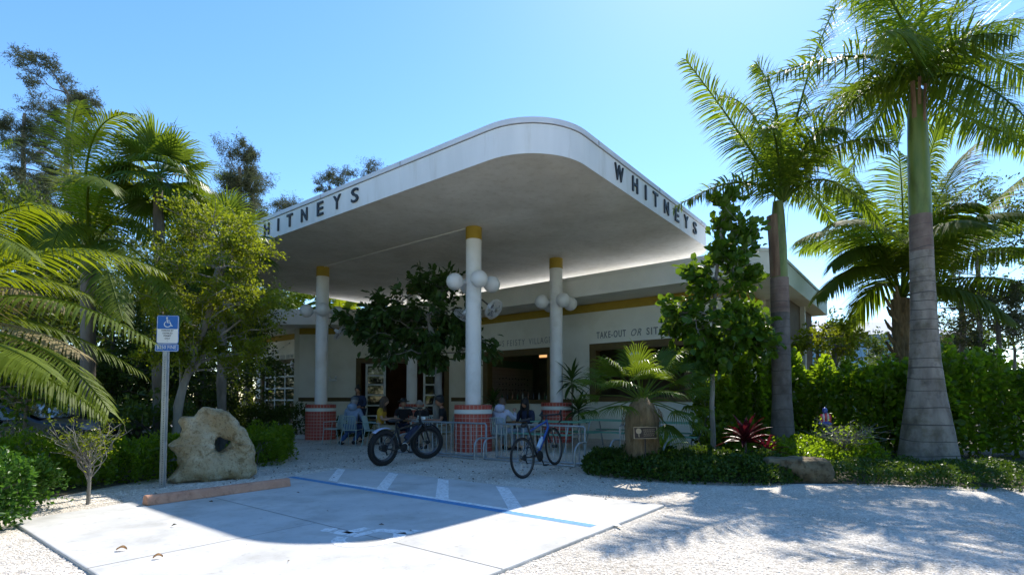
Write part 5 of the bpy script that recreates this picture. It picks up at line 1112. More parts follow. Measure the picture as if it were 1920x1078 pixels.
# ------------------------------------------------------------------ bicycles
def wheel(t, c, R, tr, rimw, nsp, ax, mt, steer=0.0, name='wheel', hub=.03, rimh=.03):
    """c local centre; axle along local y"""
    w_ = MB(); m_ = Matrix.Rotation(steer, 3, 'Z'); c = Vector(c); L = lambda r_, a, y: c+m_ @ Vector((r_*math.cos(a), y, r_*math.sin(a)))
    N = 48; vs = []; K = 12
    for i in range(N):
        a = 6.2832*i/N
        for j in range(K): f_ = 6.2832*j/K; vs.append(L(R-tr+tr*math.cos(f_), a, tr*math.sin(f_)))
    b = MB(); b.add(vs, [(i*K+j, ((i+1) % N)*K+j, ((i+1) % N)*K+(j+1) % K, i*K+(j+1) % K) for i in range(N) for j in range(K)])
    if tr > .03:
        for i in range(64):
            a = 6.2832*i/64
            for y in (-.6, 0, .6): b.box(L(R-.004-abs(y)*.018, a+(.04 if y == 0 else 0), y*tr), (.016, tr*.42, .022), rot=m_ @ Matrix.Rotation(-a+math.pi/2, 3, 'Y'))
    ty = lbuild(b, name, mt, t, smooth=True, angle=60)
    b = MB(); ri = R-2*tr; pr = [(ri+.004, -rimw), (ri+.006, rimw), (ri-rimh, rimw*.55), (ri-rimh, -rimw*.55)]; vs = []
    for i in range(N): a = 6.2832*i/N; vs += [L(r_, a, y) for r_, y in pr]
    b.add(vs, [(i*4+j, ((i+1) % N)*4+j, ((i+1) % N)*4+(j+1) % 4, i*4+(j+1) % 4) for i in range(N) for j in range(4)])
    m4 = WM[t.name]; b.v = [tuple(m4 @ Vector(q)) for q in b.v]; b.build('rim', M['rim'], ty)
    b = MB()
    for i in range(nsp):
        a = 6.2832*i/nsp; s_ = 1 if i % 2 else -1; a2 = a+(.9 if (i//2) % 2 else -.9); b.tube([L(hub, a2, s_*.03), L(ri-rimh, a, 0)], .0016 if tr < .03 else .0022, 4, cap=False)
    b.v = [tuple(m4 @ Vector(q)) for q in b.v]; b.build('spokes', M['spoke'], ty)
    b = MB(); b.tube([L(0, 0, -.055), L(0, 0, .055)], hub, 14); b.v = [tuple(m4 @ Vector(q)) for q in b.v]; b.build('hub', M['darkmetal'], ty, smooth=True)
def part(t, name, m, fn, smooth=True, angle=50, bevel=0):
    b = MB(); fn(b); return lbuild(b, name, m, t, smooth, angle, bevel)
V3 = Vector
def road_bike():
    r0 = gnd(985, 896); r1 = at(1050, 833, 10.02); R = .345
    d = (Vector((r1.x, r1.y, 0))-Vector((r0.x, r0.y, 0))); yaw = math.atan2(d.y, d.x); pitch = -math.atan2(.13, 1.0)
    t = thing('road_bicycle', r0, 'blue and black road bicycle with drop handlebars and a pale water bottle', 'bicycle', rot=(math.radians(-4), pitch, yaw))
    wb = 1.0; A_ = V3((0, 0, R)); B_ = V3((wb, 0, R)); bb = V3((.42, 0, .285)); st = V3((.27, 0, .80)); hd = V3((.86, 0, .86)); hl = V3((.895, 0, .72))
    wheel(t, A_, R, .016, .011, 24, 0, M['tyre'], rimh=.022); wheel(t, B_, R, .016, .011, 24, 0, M['tyre'], steer=.12, rimh=.022)
    part(t, 'frame', M['bikeblue'], lambda b: (b.tube([bb, hl], [.026, .022], 12), b.tube([hl-V3((.008, 0, -.0)), hd], [.024, .022], 12), b.tube([st+V3((.02, 0, -.06)), hd-V3((.0, 0, .03))], [.017, .020], 12)))
    part(t, 'frame_rear', M['bikeblack'], lambda b: (b.tube([bb, st], [.020, .017], 12), b.tube([bb, A_+V3((0, .055, 0))], [.013, .009], 8), b.tube([bb, A_-V3((0, .055, 0))], [.013, .009], 8), b.tube([st-V3((-.02, 0, .16)), A_+V3((0, .055, 0))], [.010, .007], 8), b.tube([st-V3((-.02, 0, .16)), A_-V3((0, .055, 0))], [.010, .007], 8)))
    part(t, 'fork', M['bikeblack'], lambda b: (b.tube([hl, V3((.915, .05, .68)), B_+V3((0, .05, 0))], [.018, .014, .009], 8), b.tube([hl, V3((.915, -.05, .68)), B_-V3((0, .05, 0))], [.018, .014, .009], 8)))
    part(t, 'seat_post', M['bikeblack'], lambda b: b.tube([st, st+V3((-.035, 0, .13))], .014, 10))
    part(t, 'saddle', M['black'], lambda b: (b.sphere(st+V3((-.07, 0, .15)), 1, 16, 8, (.12, .07, .025)), b.sphere(st+V3((.04, 0, .15)), 1, 14, 8, (.12, .028, .020))))
    def bars(b):
        s0 = hd+V3((.07, 0, .07)); b.tube([hd, hd+V3((.0, 0, .05)), s0], .016, 8)
        for s_ in (-1, 1): b.tube([s0, s0+V3((0, s_*.17, 0)), s0+V3((.03, s_*.20, 0)), s0+V3((.09, s_*.205, -.01)), s0+V3((.115, s_*.21, -.06)), s0+V3((.085, s_*.215, -.12)), s0+V3((.0, s_*.22, -.14))], .0155, 8)
    part(t, 'handlebar', M['black'], bars)
    for s_ in (-1, 1): part(t, 'brake_hood', M['black'], lambda b: (b.tube([hd+V3((.13, s_*.205, .065)), hd+V3((.19, s_*.205, .10)), hd+V3((.21, s_*.205, .13))], [.019, .02, .014], 8), b.tube([hd+V3((.2, s_*.205, .09)), hd+V3((.21, s_*.21, -.02))], .007, 5)))
    part(t, 'crankset', M['darkmetal'], lambda b: (b.tube([bb+V3((0, -.07, 0)), bb+V3((0, -.062, 0))], .095, 28), b.tube([bb+V3((0, -.08, 0)), bb+V3((.05, -.085, -.16))], .011, 8), b.tube([bb+V3((0, .07, 0)), bb+V3((-.05, .075, .16))], .011, 8), b.tube([bb+V3((0, -.08, 0)), bb+V3((0, .07, 0))], .022, 10)))
    part(t, 'pedal', M['black'], lambda b: b.box(bb+V3((.05, -.135, -.165)), (.09, .08, .018)), bevel=.004); part(t, 'pedal', M['black'], lambda b: b.box(bb+V3((-.05, .125, .165)), (.09, .08, .018)), bevel=.004)
    part(t, 'chain', M['darkmetal'], lambda b: (b.tube([bb+V3((0, -.066, .093)), A_+V3((0, -.05, .05))], .004, 4), b.tube([bb+V3((0, -.066, -.093)), A_+V3((.04, -.05, -.10))], .004, 4), b.tube([A_+V3((0, -.05, 0)), A_+V3((0, -.035, 0))], .052, 22), b.tube([A_+V3((.0, -.055, -.03)), A_+V3((.035, -.055, -.11))], .013, 6)))
    part(t, 'water_bottle', M['bottle'], lambda b: (b.tube([bb.lerp(hl, .22)+V3((-.045, 0, .035)), bb.lerp(hl, .52)+V3((-.045, 0, .035))], .036, 14), b.tube([bb.lerp(hl, .52)+V3((-.045, 0, .035)), bb.lerp(hl, .60)+V3((-.045, 0, .035))], [.026, .015], 12)))
    part(t, 'saddle_bag', M['black'], lambda b: b.sphere(st+V3((-.11, 0, .075)), 1, 12, 8, (.07, .045, .045)))
    part(t, 'brake_rotor', M['spoke'], lambda b: b.tube([A_+V3((0, .035, 0)), A_+V3((0, .038, 0))], .07, 24)); part(t, 'brake_rotor', M['spoke'], lambda b: b.tube([B_+V3((0, .035, 0)), B_+V3((0, .038, 0))], .075, 24))
road_bike()
def fat_bike():
    r0 = gnd(718, 873); r1 = at(801, 822, 11.75); R = .36; d = (Vector((r1.x, r1.y, 0))-Vector((r0.x, r0.y, 0))); yaw = math.atan2(d.y, d.x); pitch = -math.atan2(.05, 1.2)
    t = thing('fat_tyre_bicycle', r0, 'black fat tyred electric bicycle with a white rear mudguard standing in the left rack', 'bicycle', rot=(math.radians(4), pitch, yaw)); wb = 1.16
    A_ = V3((0, 0, R)); B_ = V3((wb, 0, R)); bb = V3((.46, 0, .32)); st = V3((.33, 0, .70)); hd = V3((.94, 0, .88)); hl = V3((.985, 0, .74))
    wheel(t, A_, R, .052, .038, 18, 0, M['tyre'], hub=.075, rimh=.02); wheel(t, B_, R, .052, .038, 18, 0, M['tyre'], steer=-.42, hub=.04, rimh=.02)
    part(t, 'frame', M['bikeblack'], lambda b: (b.tube([bb, hl], [.05, .045], 12), b.tube([hl, hd], .032, 12), b.tube([st, hl+V3((0, 0, .05))], [.022, .028], 12), b.tube([bb, st+V3((-.02, 0, .06))], .024, 12), *[b.tube([bb, V3((.2, s_*.085, .30)), A_+V3((0, s_*.10, 0))], [.02, .016, .014], 8) for s_ in (-1, 1)], *[b.tube([st, V3((.2, s_*.085, .6)), A_+V3((0, s_*.10, 0))], [.014, .014, .012], 8) for s_ in (-1, 1)]))
    part(t, 'battery_pack', M['navy'], lambda b: b.box(bb.lerp(hl, .55)+V3((-.03, 0, .055)), (.10, .085, .40), rot=Matrix.Rotation(math.atan2(hl.x-bb.x, hl.z-bb.z), 3, 'Y')), smooth=False, bevel=.02)
    part(t, 'fork', M['darkmetal'], lambda b: ([b.tube([hl+V3((.01, s_*.085, .02)), B_+V3((0, s_*.09, 0))], [.023, .018], 10) for s_ in (-1, 1)], b.tube([hl+V3((.01, -.085, .02)), hl+V3((.01, .085, .02))], .024, 8)))
    def arc(b, C_, a0, a1, r_, w_, n_=14):
        V = []
        for i in range(n_+1): a = math.radians(a0+(a1-a0)*i/n_); V += [C_+V3((r_*math.cos(a), -w_, r_*math.sin(a))), C_+V3(((r_+.014)*math.cos(a), 0, (r_+.014)*math.sin(a))), C_+V3((r_*math.cos(a), w_, r_*math.sin(a)))]
        b.add(V, [(3*i+c_, 3*i+c_+1, 3*i+c_+4, 3*i+c_+3) for i in range(n_) for c_ in (0, 1)])
    part(t, 'rear_mudguard', M['hoodiewhite'], lambda b: arc(b, A_, 62, 128, R+.035, .06)); part(t, 'front_mudguard', M['navy'], lambda b: arc(b, B_, 25, 110, R+.03, .055))
    part(t, 'saddle', M['black'], lambda b: (b.sphere(st+V3((-.09, 0, .19)), 1, 16, 8, (.13, .10, .035)), b.sphere(st+V3((.03, 0, .19)), 1, 14, 8, (.12, .035, .025)), b.tube([st, st+V3((-.03, 0, .18))], .016, 8)))
    def bars(b):
        s0 = hd+V3((.0, 0, .14)); b.tube([hd, s0], .018, 8)
        for s_ in (-1, 1): b.tube([s0, s0+V3((.0, s_*.10, .06)), s0+V3((-.05, s_*.25, .09)), s0+V3((-.12, s_*.34, .08))], .013, 8); b.tube([s0+V3((-.06, s_*.27, .09)), s0+V3((-.13, s_*.36, .08))], .019, 8); b.tube([s0+V3((-.04, s_*.26, .11)), s0+V3((.06, s_*.30, .07))], .006, 5)
    part(t, 'handlebar', M['black'], bars)
    part(t, 'display', M['darkmetal'], lambda b: b.box(hd+V3((.02, .03, .22)), (.06, .09, .03)), smooth=False, bevel=.006)
    part(t, 'headlight', M['whiteframe'], lambda b: b.tube([hd+V3((.06, 0, .0)), hd+V3((.13, 0, .0))], .035, 14))
    part(t, 'crankset', M['darkmetal'], lambda b: (b.tube([bb+V3((0, -.08, 0)), bb+V3((0, -.07, 0))], .09, 24), b.tube([bb+V3((0, -.09, 0)), bb+V3((.13, -.1, -.09))], .012, 8), b.tube([bb+V3((0, .09, 0)), bb+V3((-.13, .1, .09))], .012, 8)))
    part(t, 'pedal', M['black'], lambda b: b.box(bb+V3((.13, -.155, -.09)), (.10, .09, .02)), bevel=.004); part(t, 'pedal', M['black'], lambda b: b.box(bb+V3((-.13, .155, .09)), (.10, .09, .02)), bevel=.004)
    part(t, 'chain', M['darkmetal'], lambda b: (b.tube([bb+V3((0, -.075, .088)), A_+V3((0, -.07, .06))], .005, 4), b.tube([bb+V3((0, -.075, -.088)), A_+V3((.05, -.07, -.12))], .005, 4), b.tube([A_+V3((0, -.07, 0)), A_+V3((0, -.05, 0))], .06, 20), b.tube([A_+V3((0, -.075, -.04)), A_+V3((.04, -.075, -.14))], .016, 6)))
    part(t, 'kickstand', M['spoke'], lambda b: b.tube([bb+V3((-.1, .05, -.02)), V3((.24, .16, .01))], .009, 6))
    part(t, 'chain_guard', M['whiteframe'], lambda b: b.tube([bb+V3((.09*math.cos(a)*1.15, -.095, .09*math.sin(a)*1.15)) for a in [i*.3-.3 for i in range(9)]], .006, 5))
fat_bike()

# ------------------------------------------------------------------ terrace furniture
def metal_chair(loc, yaw, lab, first=[None]):
    g__ = 'pale mint slatted metal chairs on the terrace'
    if first[0] is not None: return copy_thing(first[0], Vector(loc), yaw, lab, g__)
    t = thing('metal_chair', loc, lab, 'chair', g__, yaw); first[0] = t; m = M['chair']      # faces +y
    part(t, 'seat_frame', m, lambda b: b.tube([V3((-.21, -.20, .45)), V3((.21, -.20, .45)), V3((.21, .22, .46)), V3((-.21, .22, .46))], .011, 8, closed=True))
    for i in range(7): x = -.17+i*.0567; part(t, 'seat_slat', m, lambda b: b.box(V3((x, .01, .462)), (.036, .41, .006)), smooth=False)
    part(t, 'back_frame', m, lambda b: b.tube([V3((-.215, -.20, .45)), V3((-.22, -.25, .66)), V3((-.21, -.285, .83)), V3((-.17, -.295, .865)), V3((.17, -.295, .865)), V3((.21, -.285, .83)), V3((.22, -.25, .66)), V3((.215, -.20, .45))], .011, 8))
    for i in range(8): x = -.175+i*.05; part(t, 'back_slat', m, lambda b: b.tube([V3((x, -.215, .47)), V3((x, -.255, .68)), V3((x, -.293, .86))], [.012, .012, .010], 4), smooth=False)
    for s_ in (-1, 1): part(t, 'leg', m, lambda b: b.tube([V3((s_*.21, .21, .455)), V3((s_*.235, .25, 0))], .011, 8)); part(t, 'leg', m, lambda b: b.tube([V3((s_*.21, -.2, .45)), V3((s_*.235, -.29, 0))], .011, 8))
    for s_ in (-1, 1): part(t, 'arm', m, lambda b: b.tube([V3((s_*.22, -.26, .69)), V3((s_*.245, 0, .68)), V3((s_*.235, .2, .66)), V3((s_*.22, .215, .46))], .010, 8))
    return t
def round_table(loc, lab, r=.42, h=.74, m=None, items=()):
    t = thing('terrace_table', loc, lab, 'table', 'small tables on the terrace')
    part(t, 'table_top', m or M['wood'], lambda b: b.lathe(V3((0, 0, h-.03)), [(r-.01, 0), (r, .008), (r, .024), (r-.01, .032)], 36)); part(t, 'pedestal', M['darkmetal'], lambda b: b.tube([V3((0, 0, .02)), V3((0, 0, h-.03))], .035, 12)); part(t, 'foot', M['darkmetal'], lambda b: b.lathe(V3((0, 0, 0)), [(.26, 0), (.26, .012), (.05, .05)], 28))
    return t
def picnic(loc, yaw, lab):
    t = thing('picnic_table', loc, lab, 'picnic table', 'mint green picnic tables', yaw); m = M['mint']; L = 1.75
    for i in range(5): y = -.32+i*.16; part(t, 'top_plank', m, lambda b: b.box(V3((0, y, .75)), (L, .148, .03)), smooth=False, bevel=.004)
    for s_ in (-1, 1):
        for k in (0, 1): y = s_*(.62+k*.14); part(t, 'bench_plank', m, lambda b: b.box(V3((0, y, .45)), (L, .13, .03)), smooth=False, bevel=.004)
    for s_ in (-1, 1): part(t, 'leg_frame', M['steel'], lambda b: (b.tube([V3((s_*.6, -.28, .73)), V3((s_*.6, -.5, .0))], .02, 8), b.tube([V3((s_*.6, .28, .73)), V3((s_*.6, .5, 0))], .02, 8), b.tube([V3((s_*.6, -.76, .43)), V3((s_*.6, .76, .43))], .02, 8)))
    return t
tb1 = Vector((-3.95, 16.35, 0)); tb2 = Vector((-2.75, 15.7, 0)); 
round_table(tb1, 'round wooden table between the hooded man and the woman in yellow'); round_table(tb2, 'round table behind the fat tyre bike with three men around it')
picnic(at(1040, 790, 14.35).xy.to_3d(), YAW+.02, 'mint picnic table behind the road bike in front of the right column')
picnic(at(1150, 780, 15.2).xy.to_3d(), YAW+.0, 'mint picnic table seen left of the young fan palm trunk')
picnic(at(1262, 780, 13.6).xy.to_3d(), YAW+.0, 'mint picnic table hidden behind the young fan palm')

# ------------------------------------------------------------------ people
def skinned(joints, edges, name, m, parent, T, sub=1, extra=None):
    """joints {k:(pos,r or (rx,ry))}; grows one skin surface; extra = MB appended"""
    ks = list(joints); ix = {k: i for i, k in enumerate(ks)}
    me = bpy.data.meshes.new('sk'); me.from_pydata([tuple(joints[k][0]) for k in ks], [(ix[a], ix[b_]) for a, b_ in edges], []); o = bpy.data.objects.new('sk', me); col.objects.link(o)
    md = o.modifiers.new('s', 'SKIN'); md.use_smooth_shade = True; md.branch_smoothing = .6; sv = me.skin_vertices[0].data
    for k in ks: r_ = joints[k][1]; r_ = (r_, r_) if not hasattr(r_, '__len__') else r_; sv[ix[k]].radius = r_; sv[ix[k]].use_root = False
    sv[0].use_root = True; sb = o.modifiers.new('u', 'SUBSURF'); sb.levels = sub; sb.render_levels = sub
    dg = bpy.context.evaluated_depsgraph_get(); dg.update(); m2 = bpy.data.meshes.new_from_object(o.evaluated_get(dg)); b = MB(); b.add([tuple(T @ v.co) for v in m2.vertices], [tuple(p.vertices) for p in m2.polygons])
    bpy.data.objects.remove(o); bpy.data.meshes.remove(me); bpy.data.meshes.remove(m2)
    if extra: b.add([tuple(T @ Vector(v)) for v in extra.v], extra.f)
    return b.build(name, m, parent, smooth=True, angle=180)
def person(loc, yaw, lab, pose='sit', top='navy', bottom='jeans', skin='skin', hair='hairdark', hairlen=.0, hat=None, hood=False, lean=.06, hands=None, long_sleeve=True, scale=1.0, glasses=False, headturn=0.0, headdown=.15, shoes='black', bun=False, seat=.47, feet=None):
    t = thing('person', loc, lab, 'person', None, yaw); T = WM[t.name] @ Matrix.Scale(scale, 4)
    ph = seat/scale if pose == 'sit' else .93
    pel = V3((0, 0, ph+.08)); wa = V3((0, lean*.35, ph+.26)); ch = V3((0, lean*.8, ph+.43)); nk = V3((0, lean*1.1, ph+.575)); hd = V3((0, lean*1.1+.03+headdown*.12, ph+.70))
    J = {'pel': (pel, (.15, .105)), 'wa': (wa, (.135, .095)), 'ch': (ch, (.125, .08)), 'nb': (nk-V3((0, 0, .03)), (.05, .048)), 'nk': (nk+V3((0, .01, .04)), (.052, .052))}
    E = [('pel', 'wa'), ('wa', 'ch'), ('ch', 'nb'), ('nb', 'nk')]
    hands = hands or (V3((-.14, .36, ph+.27)), V3((.14, .36, ph+.27)))
    arm = {}
    for s_, nm in ((-1, 'l'), (1, 'r')):
        sh = ch+V3((s_*.175, -.01, .075)); hn = Vector(hands[0 if s_ < 0 else 1]); mid = sh.lerp(hn, .5); dv = hn-sh; L1 = .27; hL = dv.length/2; off = math.sqrt(max(0, .27*.27-hL*hL)) if hL < .27 else 0
        pole = V3((s_*.45, -.35, -1)).normalized(); pole = (pole-dv.normalized()*pole.dot(dv.normalized())).normalized(); el = mid+pole*off
        J['sh'+nm] = (sh, .052); J['el'+nm] = (el, .043); J['wr'+nm] = (hn, .027); pa = (hn-el).normalized(); pm_ = hn+pa*.055; J['pm'+nm] = (pm_, (.036, .017)); E += [('ch', 'sh'+nm), ('sh'+nm, 'el'+nm), ('el'+nm, 'wr'+nm), ('wr'+nm, 'pm'+nm)]
        sd = pa.cross(V3((0, 0, 1))); sd = sd.normalized() if sd.length > .1 else V3((1, 0, 0)); arm[nm] = (pm_, pa, sd, hn)
    for s_, nm in ((-1, 'l'), (1, 'r')):
        hp = pel+V3((s_*.09, .02, -.04))
        if pose == 'sit': ft = (feet[0] if s_ < 0 else feet[1]) if feet else V3((s_*.13, .46, .06)); kn = V3((s_*.14, .42, ph+.04)); ft = Vector(ft)
        else: ft = V3((s_*.10, -.02, .07)); kn = V3((s_*.10, .03, .50))
        J['hp'+nm] = (hp, .085); J['kn'+nm] = (kn, .06); J['an'+nm] = (ft, .038); J['to'+nm] = (ft+V3((0, .15, -.035)), (.042, .028)); E += [('pel', 'hp'+nm), ('hp'+nm, 'kn'+nm), ('kn'+nm, 'an'+nm), ('an'+nm, 'to'+nm)]
    # head with a face, and fingers, in the same body mesh
    hm = MB(); Rz = Matrix.Rotation(headturn, 3, 'Z') @ Matrix.Rotation(-headdown, 3, 'X'); n1, n2 = 24, 18; vs = []
    for i in range(n2+1):
        a = math.pi*i/n2
        for j in range(n1):
            g2 = 2*math.pi*j/n1; x = math.sin(a)*math.cos(g2); y = math.sin(a)*math.sin(g2); z = math.cos(a); fx = .076*x*(1-.22*max(0, -z)); fy = .096*y*(1-.10*max(0, -z)); fz = .118*z
            if y > .3: fy += .022*math.exp(-((x/.16)**2+((z+.12)/.2)**2))-.010*math.exp(-(((abs(x)-.36)/.16)**2+((z-.08)/.12)**2))+.006*math.exp(-((x/.3)**2+((z+.48)/.08)**2))+.008*math.exp(-((x/.3)**2+((z+.8)/.15)**2))
            if abs(abs(x)-.95) < .1 and abs(z) < .2 and -.35 < y < .1: fx *= 1.12
            vs.append(hd+Rz @ V3((fx, fy, fz)))
    hm.add(vs, [(i*n1+j, (i+1)*n1+j, (i+1)*n1+(j+1) % n1, i*n1+(j+1) % n1) for i in range(n2) for j in range(n1)])
    for nm, (pm_, pa, sd, hn) in arm.items():
        up = sd.cross(pa).normalized(); dn = -up if up.z > 0 else up
        for k, (o_, L) in enumerate(((-.027, .066), (-.009, .076), (.009, .072), (.027, .056))):
            q = pm_+sd*o_+pa*.012; m1 = q+pa*L*.5+dn*.008; e = m1+(pa+dn*1.0).normalized()*L*.5; hm.tube([q-pa*.02, q, m1, e], [.009, .0095, .0085, .006], 6)
        sg_ = -1 if nm == 'r' else 1; q = hn+pa*.02+sd*.022*sg_; m1 = q+(pa+sd*sg_*1.0).normalized()*.035; e = m1+pa*.03; hm.tube([q, m1, e], [.0115, .010, .007], 6)
    body = skinned(J, E, 'body', M[skin], t, T, 1, hm)
    g2 = .016
    JT = {'a': (pel+V3((0, 0, -.02)), (.165, .125)), 'wa': (wa, (.152, .115)), 'ch': (ch, (.168, .122)), 'nb': (nk-V3((0, 0, .035)), (.075, .07))}; ET = [('a', 'wa'), ('wa', 'ch'), ('ch', 'nb')]
    for nm in 'lr':
        sh, el, wr = J['sh'+nm][0], J['el'+nm][0], J['wr'+nm][0]
        JT['sh'+nm] = (sh, .078); ET.append(('ch', 'sh'+nm))
        if long_sleeve: JT['el'+nm] = (el, .060); JT['wr'+nm] = (wr.lerp(el, .12), .040); ET += [('sh'+nm, 'el'+nm), ('el'+nm, 'wr'+nm)]
        else: JT['el'+nm] = (sh.lerp(el, .72), .068); ET.append(('sh'+nm, 'el'+nm))
    ex = MB()
    if hood: ex.sphere(nk+V3((0, -.10, .0)), 1, 16, 10, (.13, .085, .10)); ex.sphere(nk+V3((0, -.06, .045)), 1, 16, 8, (.105, .09, .05))
    skinned(JT, ET, 'top', M[top], t, T, 1, ex)
    JP = {'pel': (pel+V3((0, 0, -.01)), (.16, .12))}; EP = []
    for nm in 'lr':
        JP['hp'+nm] = (J['hp'+nm][0], .098); JP['kn'+nm] = (J['kn'+nm][0], .073); JP['an'+nm] = (J['an'+nm][0]+V3((0, 0, .03)), .055); EP += [('pel', 'hp'+nm), ('hp'+nm, 'kn'+nm), ('kn'+nm, 'an'+nm)]
    skinned(JP, EP, 'trousers', M[bottom], t, T, 1)
    sh_ = MB()
    for nm in 'lr': q = J['an'+nm][0]; sh_.sphere(q+V3((0, .07, -.028)), 1, 12, 8, (.052, .13, .038)); sh_.sphere(q+V3((0, -.01, 0)), 1, 10, 8, (.045, .05, .05))
    sh_.v = [tuple(T @ Vector(v)) for v in sh_.v]; sh_.build('shoes', M[shoes], t, smooth=True)
    hb = MB(); hv = []
    for i in range(13):
        a = math.pi*i/12*(.60+.22*min(1, hairlen*4))
        for j in range(20):
            g3 = 2*math.pi*j/20; y = math.sin(g3); k_ = a*(1-.42*max(0, y)) ; r_ = 1.10+.05*noise.noise(V3((math.cos(g3)*3, y*3, a*3+scale)))
            hv.append(hd+Rz @ V3((.080*math.sin(k_)*math.cos(g3)*r_, .098*math.sin(k_)*y*r_-.006, .120*math.cos(k_)*r_)))
    hb.add(hv, [(i*20+j, (i+1)*20+j, (i+1)*20+(j+1) % 20, i*20+(j+1) % 20) for i in range(12) for j in range(20)])
    if hairlen > .1:
        hb.sphere(hd+V3((0, -.055, -.10)), 1, 14, 12, (.105, .065, .10+hairlen*.6)); 
        for s_ in (-1, 1): hb.tube([hd+V3((s_*.07, 0, .05)), hd+V3((s_*.095, -.01, -.08)), hd+V3((s_*.10, .02, -.10-hairlen))], [.03, .035, .02], 8)
    if bun: hb.sphere(hd+V3((0, -.02, .145)), .048, 12, 8)
    hb.v = [tuple(T @ Vector(v)) for v in hb.v]; hb.build('hair', M[hair], t, smooth=True, angle=180)
    if hat:
        h_ = MB(); kind, hm_ = hat; q = hd+V3((0, 0, .055)); pr = [(.094, -.01), (.096, .03), (.088, .065), (.06, .09), (.002, .098)]; h_.lathe(V3((0, 0, 0)), pr, 24, caps=False)
        h_.v = [tuple(q+Rz @ V3((v[0], v[1]*1.16, v[2]))) for v in h_.v]
        br = MB()
        if kind == 'cap':
            V = [];
            for i in range(9): a = math.radians(30+120*i/8); V += [(.094*math.cos(a), .108*math.sin(a), 0), (.082*math.cos(a), .108+.085*math.sin(a)**.8, -.012)]
            br.add(V, [(2*i, 2*i+1, 2*i+3, 2*i+2) for i in range(8)])
        else: br.lathe(V3((0, 0, 0)), [(.09, .0), (.14, -.008), (.165, -.004), (.165, .0), (.14, -.003), (.09, .006)], 28, caps=False)
        h_.add([tuple(q+Rz @ Vector(v)) for v in br.v], br.f)
        h_.v = [tuple(T @ Vector(v)) for v in h_.v]; h_.build('hat' if kind != 'cap' else 'cap', M[hm_], t, smooth=True, angle=50)
    if glasses:
        h_ = MB()
        for s_ in (-1, 1): h_.sphere(hd+Rz @ V3((s_*.032, .094, .012)), 1, 12, 8, (.026, .010, .020))
        h_.tube([hd+Rz @ V3((-.075, .02, .018)), hd+Rz @ V3((-.05, .09, .018)), hd+Rz @ V3((.05, .09, .018)), hd+Rz @ V3((.075, .02, .018))], .004, 5)
        h_.v = [tuple(T @ Vector(v)) for v in h_.v]; h_.build('sunglasses', M['black'], t, smooth=True)
    return t
def X(px, Y): return Vector((at(px, 760, Y).x, Y, 0))
# yaw 0 faces away from the camera (+y)
p = X(661, 15.75); metal_chair(p, -.15, 'pale chair under the man in the blue hooded jacket')
person(p, -.15, 'person in pale blue hooded jacket seated with back turned beside the left column', top='hoodieblue', hood=True, hair='hairgrey', hat=('cap', 'greycap'), bottom='jeans', feet=(V3((-.38, .12, .06)), V3((-.10, .30, .06))), scale=1.13)
metal_chair(X(627, 16.3), 1.35, 'empty pale chair standing sideways against the left column base')
person(X(674, 17.0), math.pi*.92, 'standing person with dark bun in navy top behind the hooded man', pose='stand', top='navy', bottom='navy', skin='skin2', bun=True, hands=(V3((-.15, .30, 1.12)), V3((.12, .33, 1.10))), scale=1.0)
p = X(712, 15.6); metal_chair(X(702, 15.45), .9-math.pi/2*1.6, 'pale chair turned sideways behind the woman in yellow')
person(p, .9-math.pi/2*1.55, 'person in yellow shirt with brown hair seated left of the fat tyre bike', top='yellowshirt', hair='hairbrown', hairlen=.16, bottom='khaki', long_sleeve=False, scale=1.16)
person(X(757, 16.5), math.pi+.15, 'person in black shirt and dark brimmed hat facing the camera behind the bike', top='blackshirt', skin='skin', hair='hairgrey', hat=('brim', 'black'), bottom='navy', long_sleeve=False, scale=1.08)
metal_chair(X(757, 16.6), math.pi+.15, 'pale chair under the person with the brimmed hat')
person(X(793, 16.0), math.pi-.5, 'grey haired person in black shirt looking down beside the tree trunk', top='blackshirt', hair='hairgrey', bottom='navy', long_sleeve=False, headdown=.5, scale=1.03)
metal_chair(X(795, 15.0), .25, 'empty pale chair with its slatted back behind the front wheel of the fat bike')
p = X(833, 14.9); person(p, math.pi/2+.25, 'person in black shirt and black cap seated in profile left of the middle column', top='blackshirt', skin='skin2', hair='hairdark', hat=('cap', 'black'), bottom='khaki', long_sleeve=False, scale=1.16)
metal_chair(p, math.pi/2+.25, 'pale chair under the person in profile with the black cap')
p = X(938, 14.0); metal_chair(p, -.35, 'pale chair under the person in the white hooded jacket')
person(p, -.45, 'person in white hooded jacket with short fair hair seated right of the middle column', top='hoodiewhite', hood=True, hair='hairbrown', bottom='lightjeans', hands=(V3((-.12, .36, .76)), V3((.22, .34, .93))), headdown=.1, scale=1.1)
person(X(988, 14.7), math.pi*.82, 'person with long dark hair and sunglasses facing the white hooded jacket', top='navy', hair='hairdark', hairlen=.26, glasses=True, bottom='lightjeans', skin='skin2', scale=1.1, seat=.46)
part(thing('undershirt_dummy', (0, 0, -5), None, None), 'x', M['navy'], lambda b: b.box(V3((0, 0, 0)), (.01, .01, .01))) if False else None
round_table(X(965, 14.45), 'small round table between the white hooded jacket and the long haired person', r=.30)
t = thing('barrel_stool', X(1000, 14.9), 'dark stool under the long haired person', 'stool')
part(t, 'seat', M['wood'], lambda b: b.lathe(V3((0, 0, .44)), [(.18, 0), (.19, .01), (.18, .03)], 24)); [part(t, 'leg', M['darkmetal'], lambda b: b.tube([V3((.13*math.cos(a), .13*math.sin(a), .44)), V3((.18*math.cos(a), .18*math.sin(a), 0))], .012, 6)) for a in (.8, 2.4, 3.9, 5.5)]
t = thing('barrel_stool', X(995, 14.72)-Vector((0, 0, 0)), 'second dark stool beside the long haired person', 'stool') if False else None

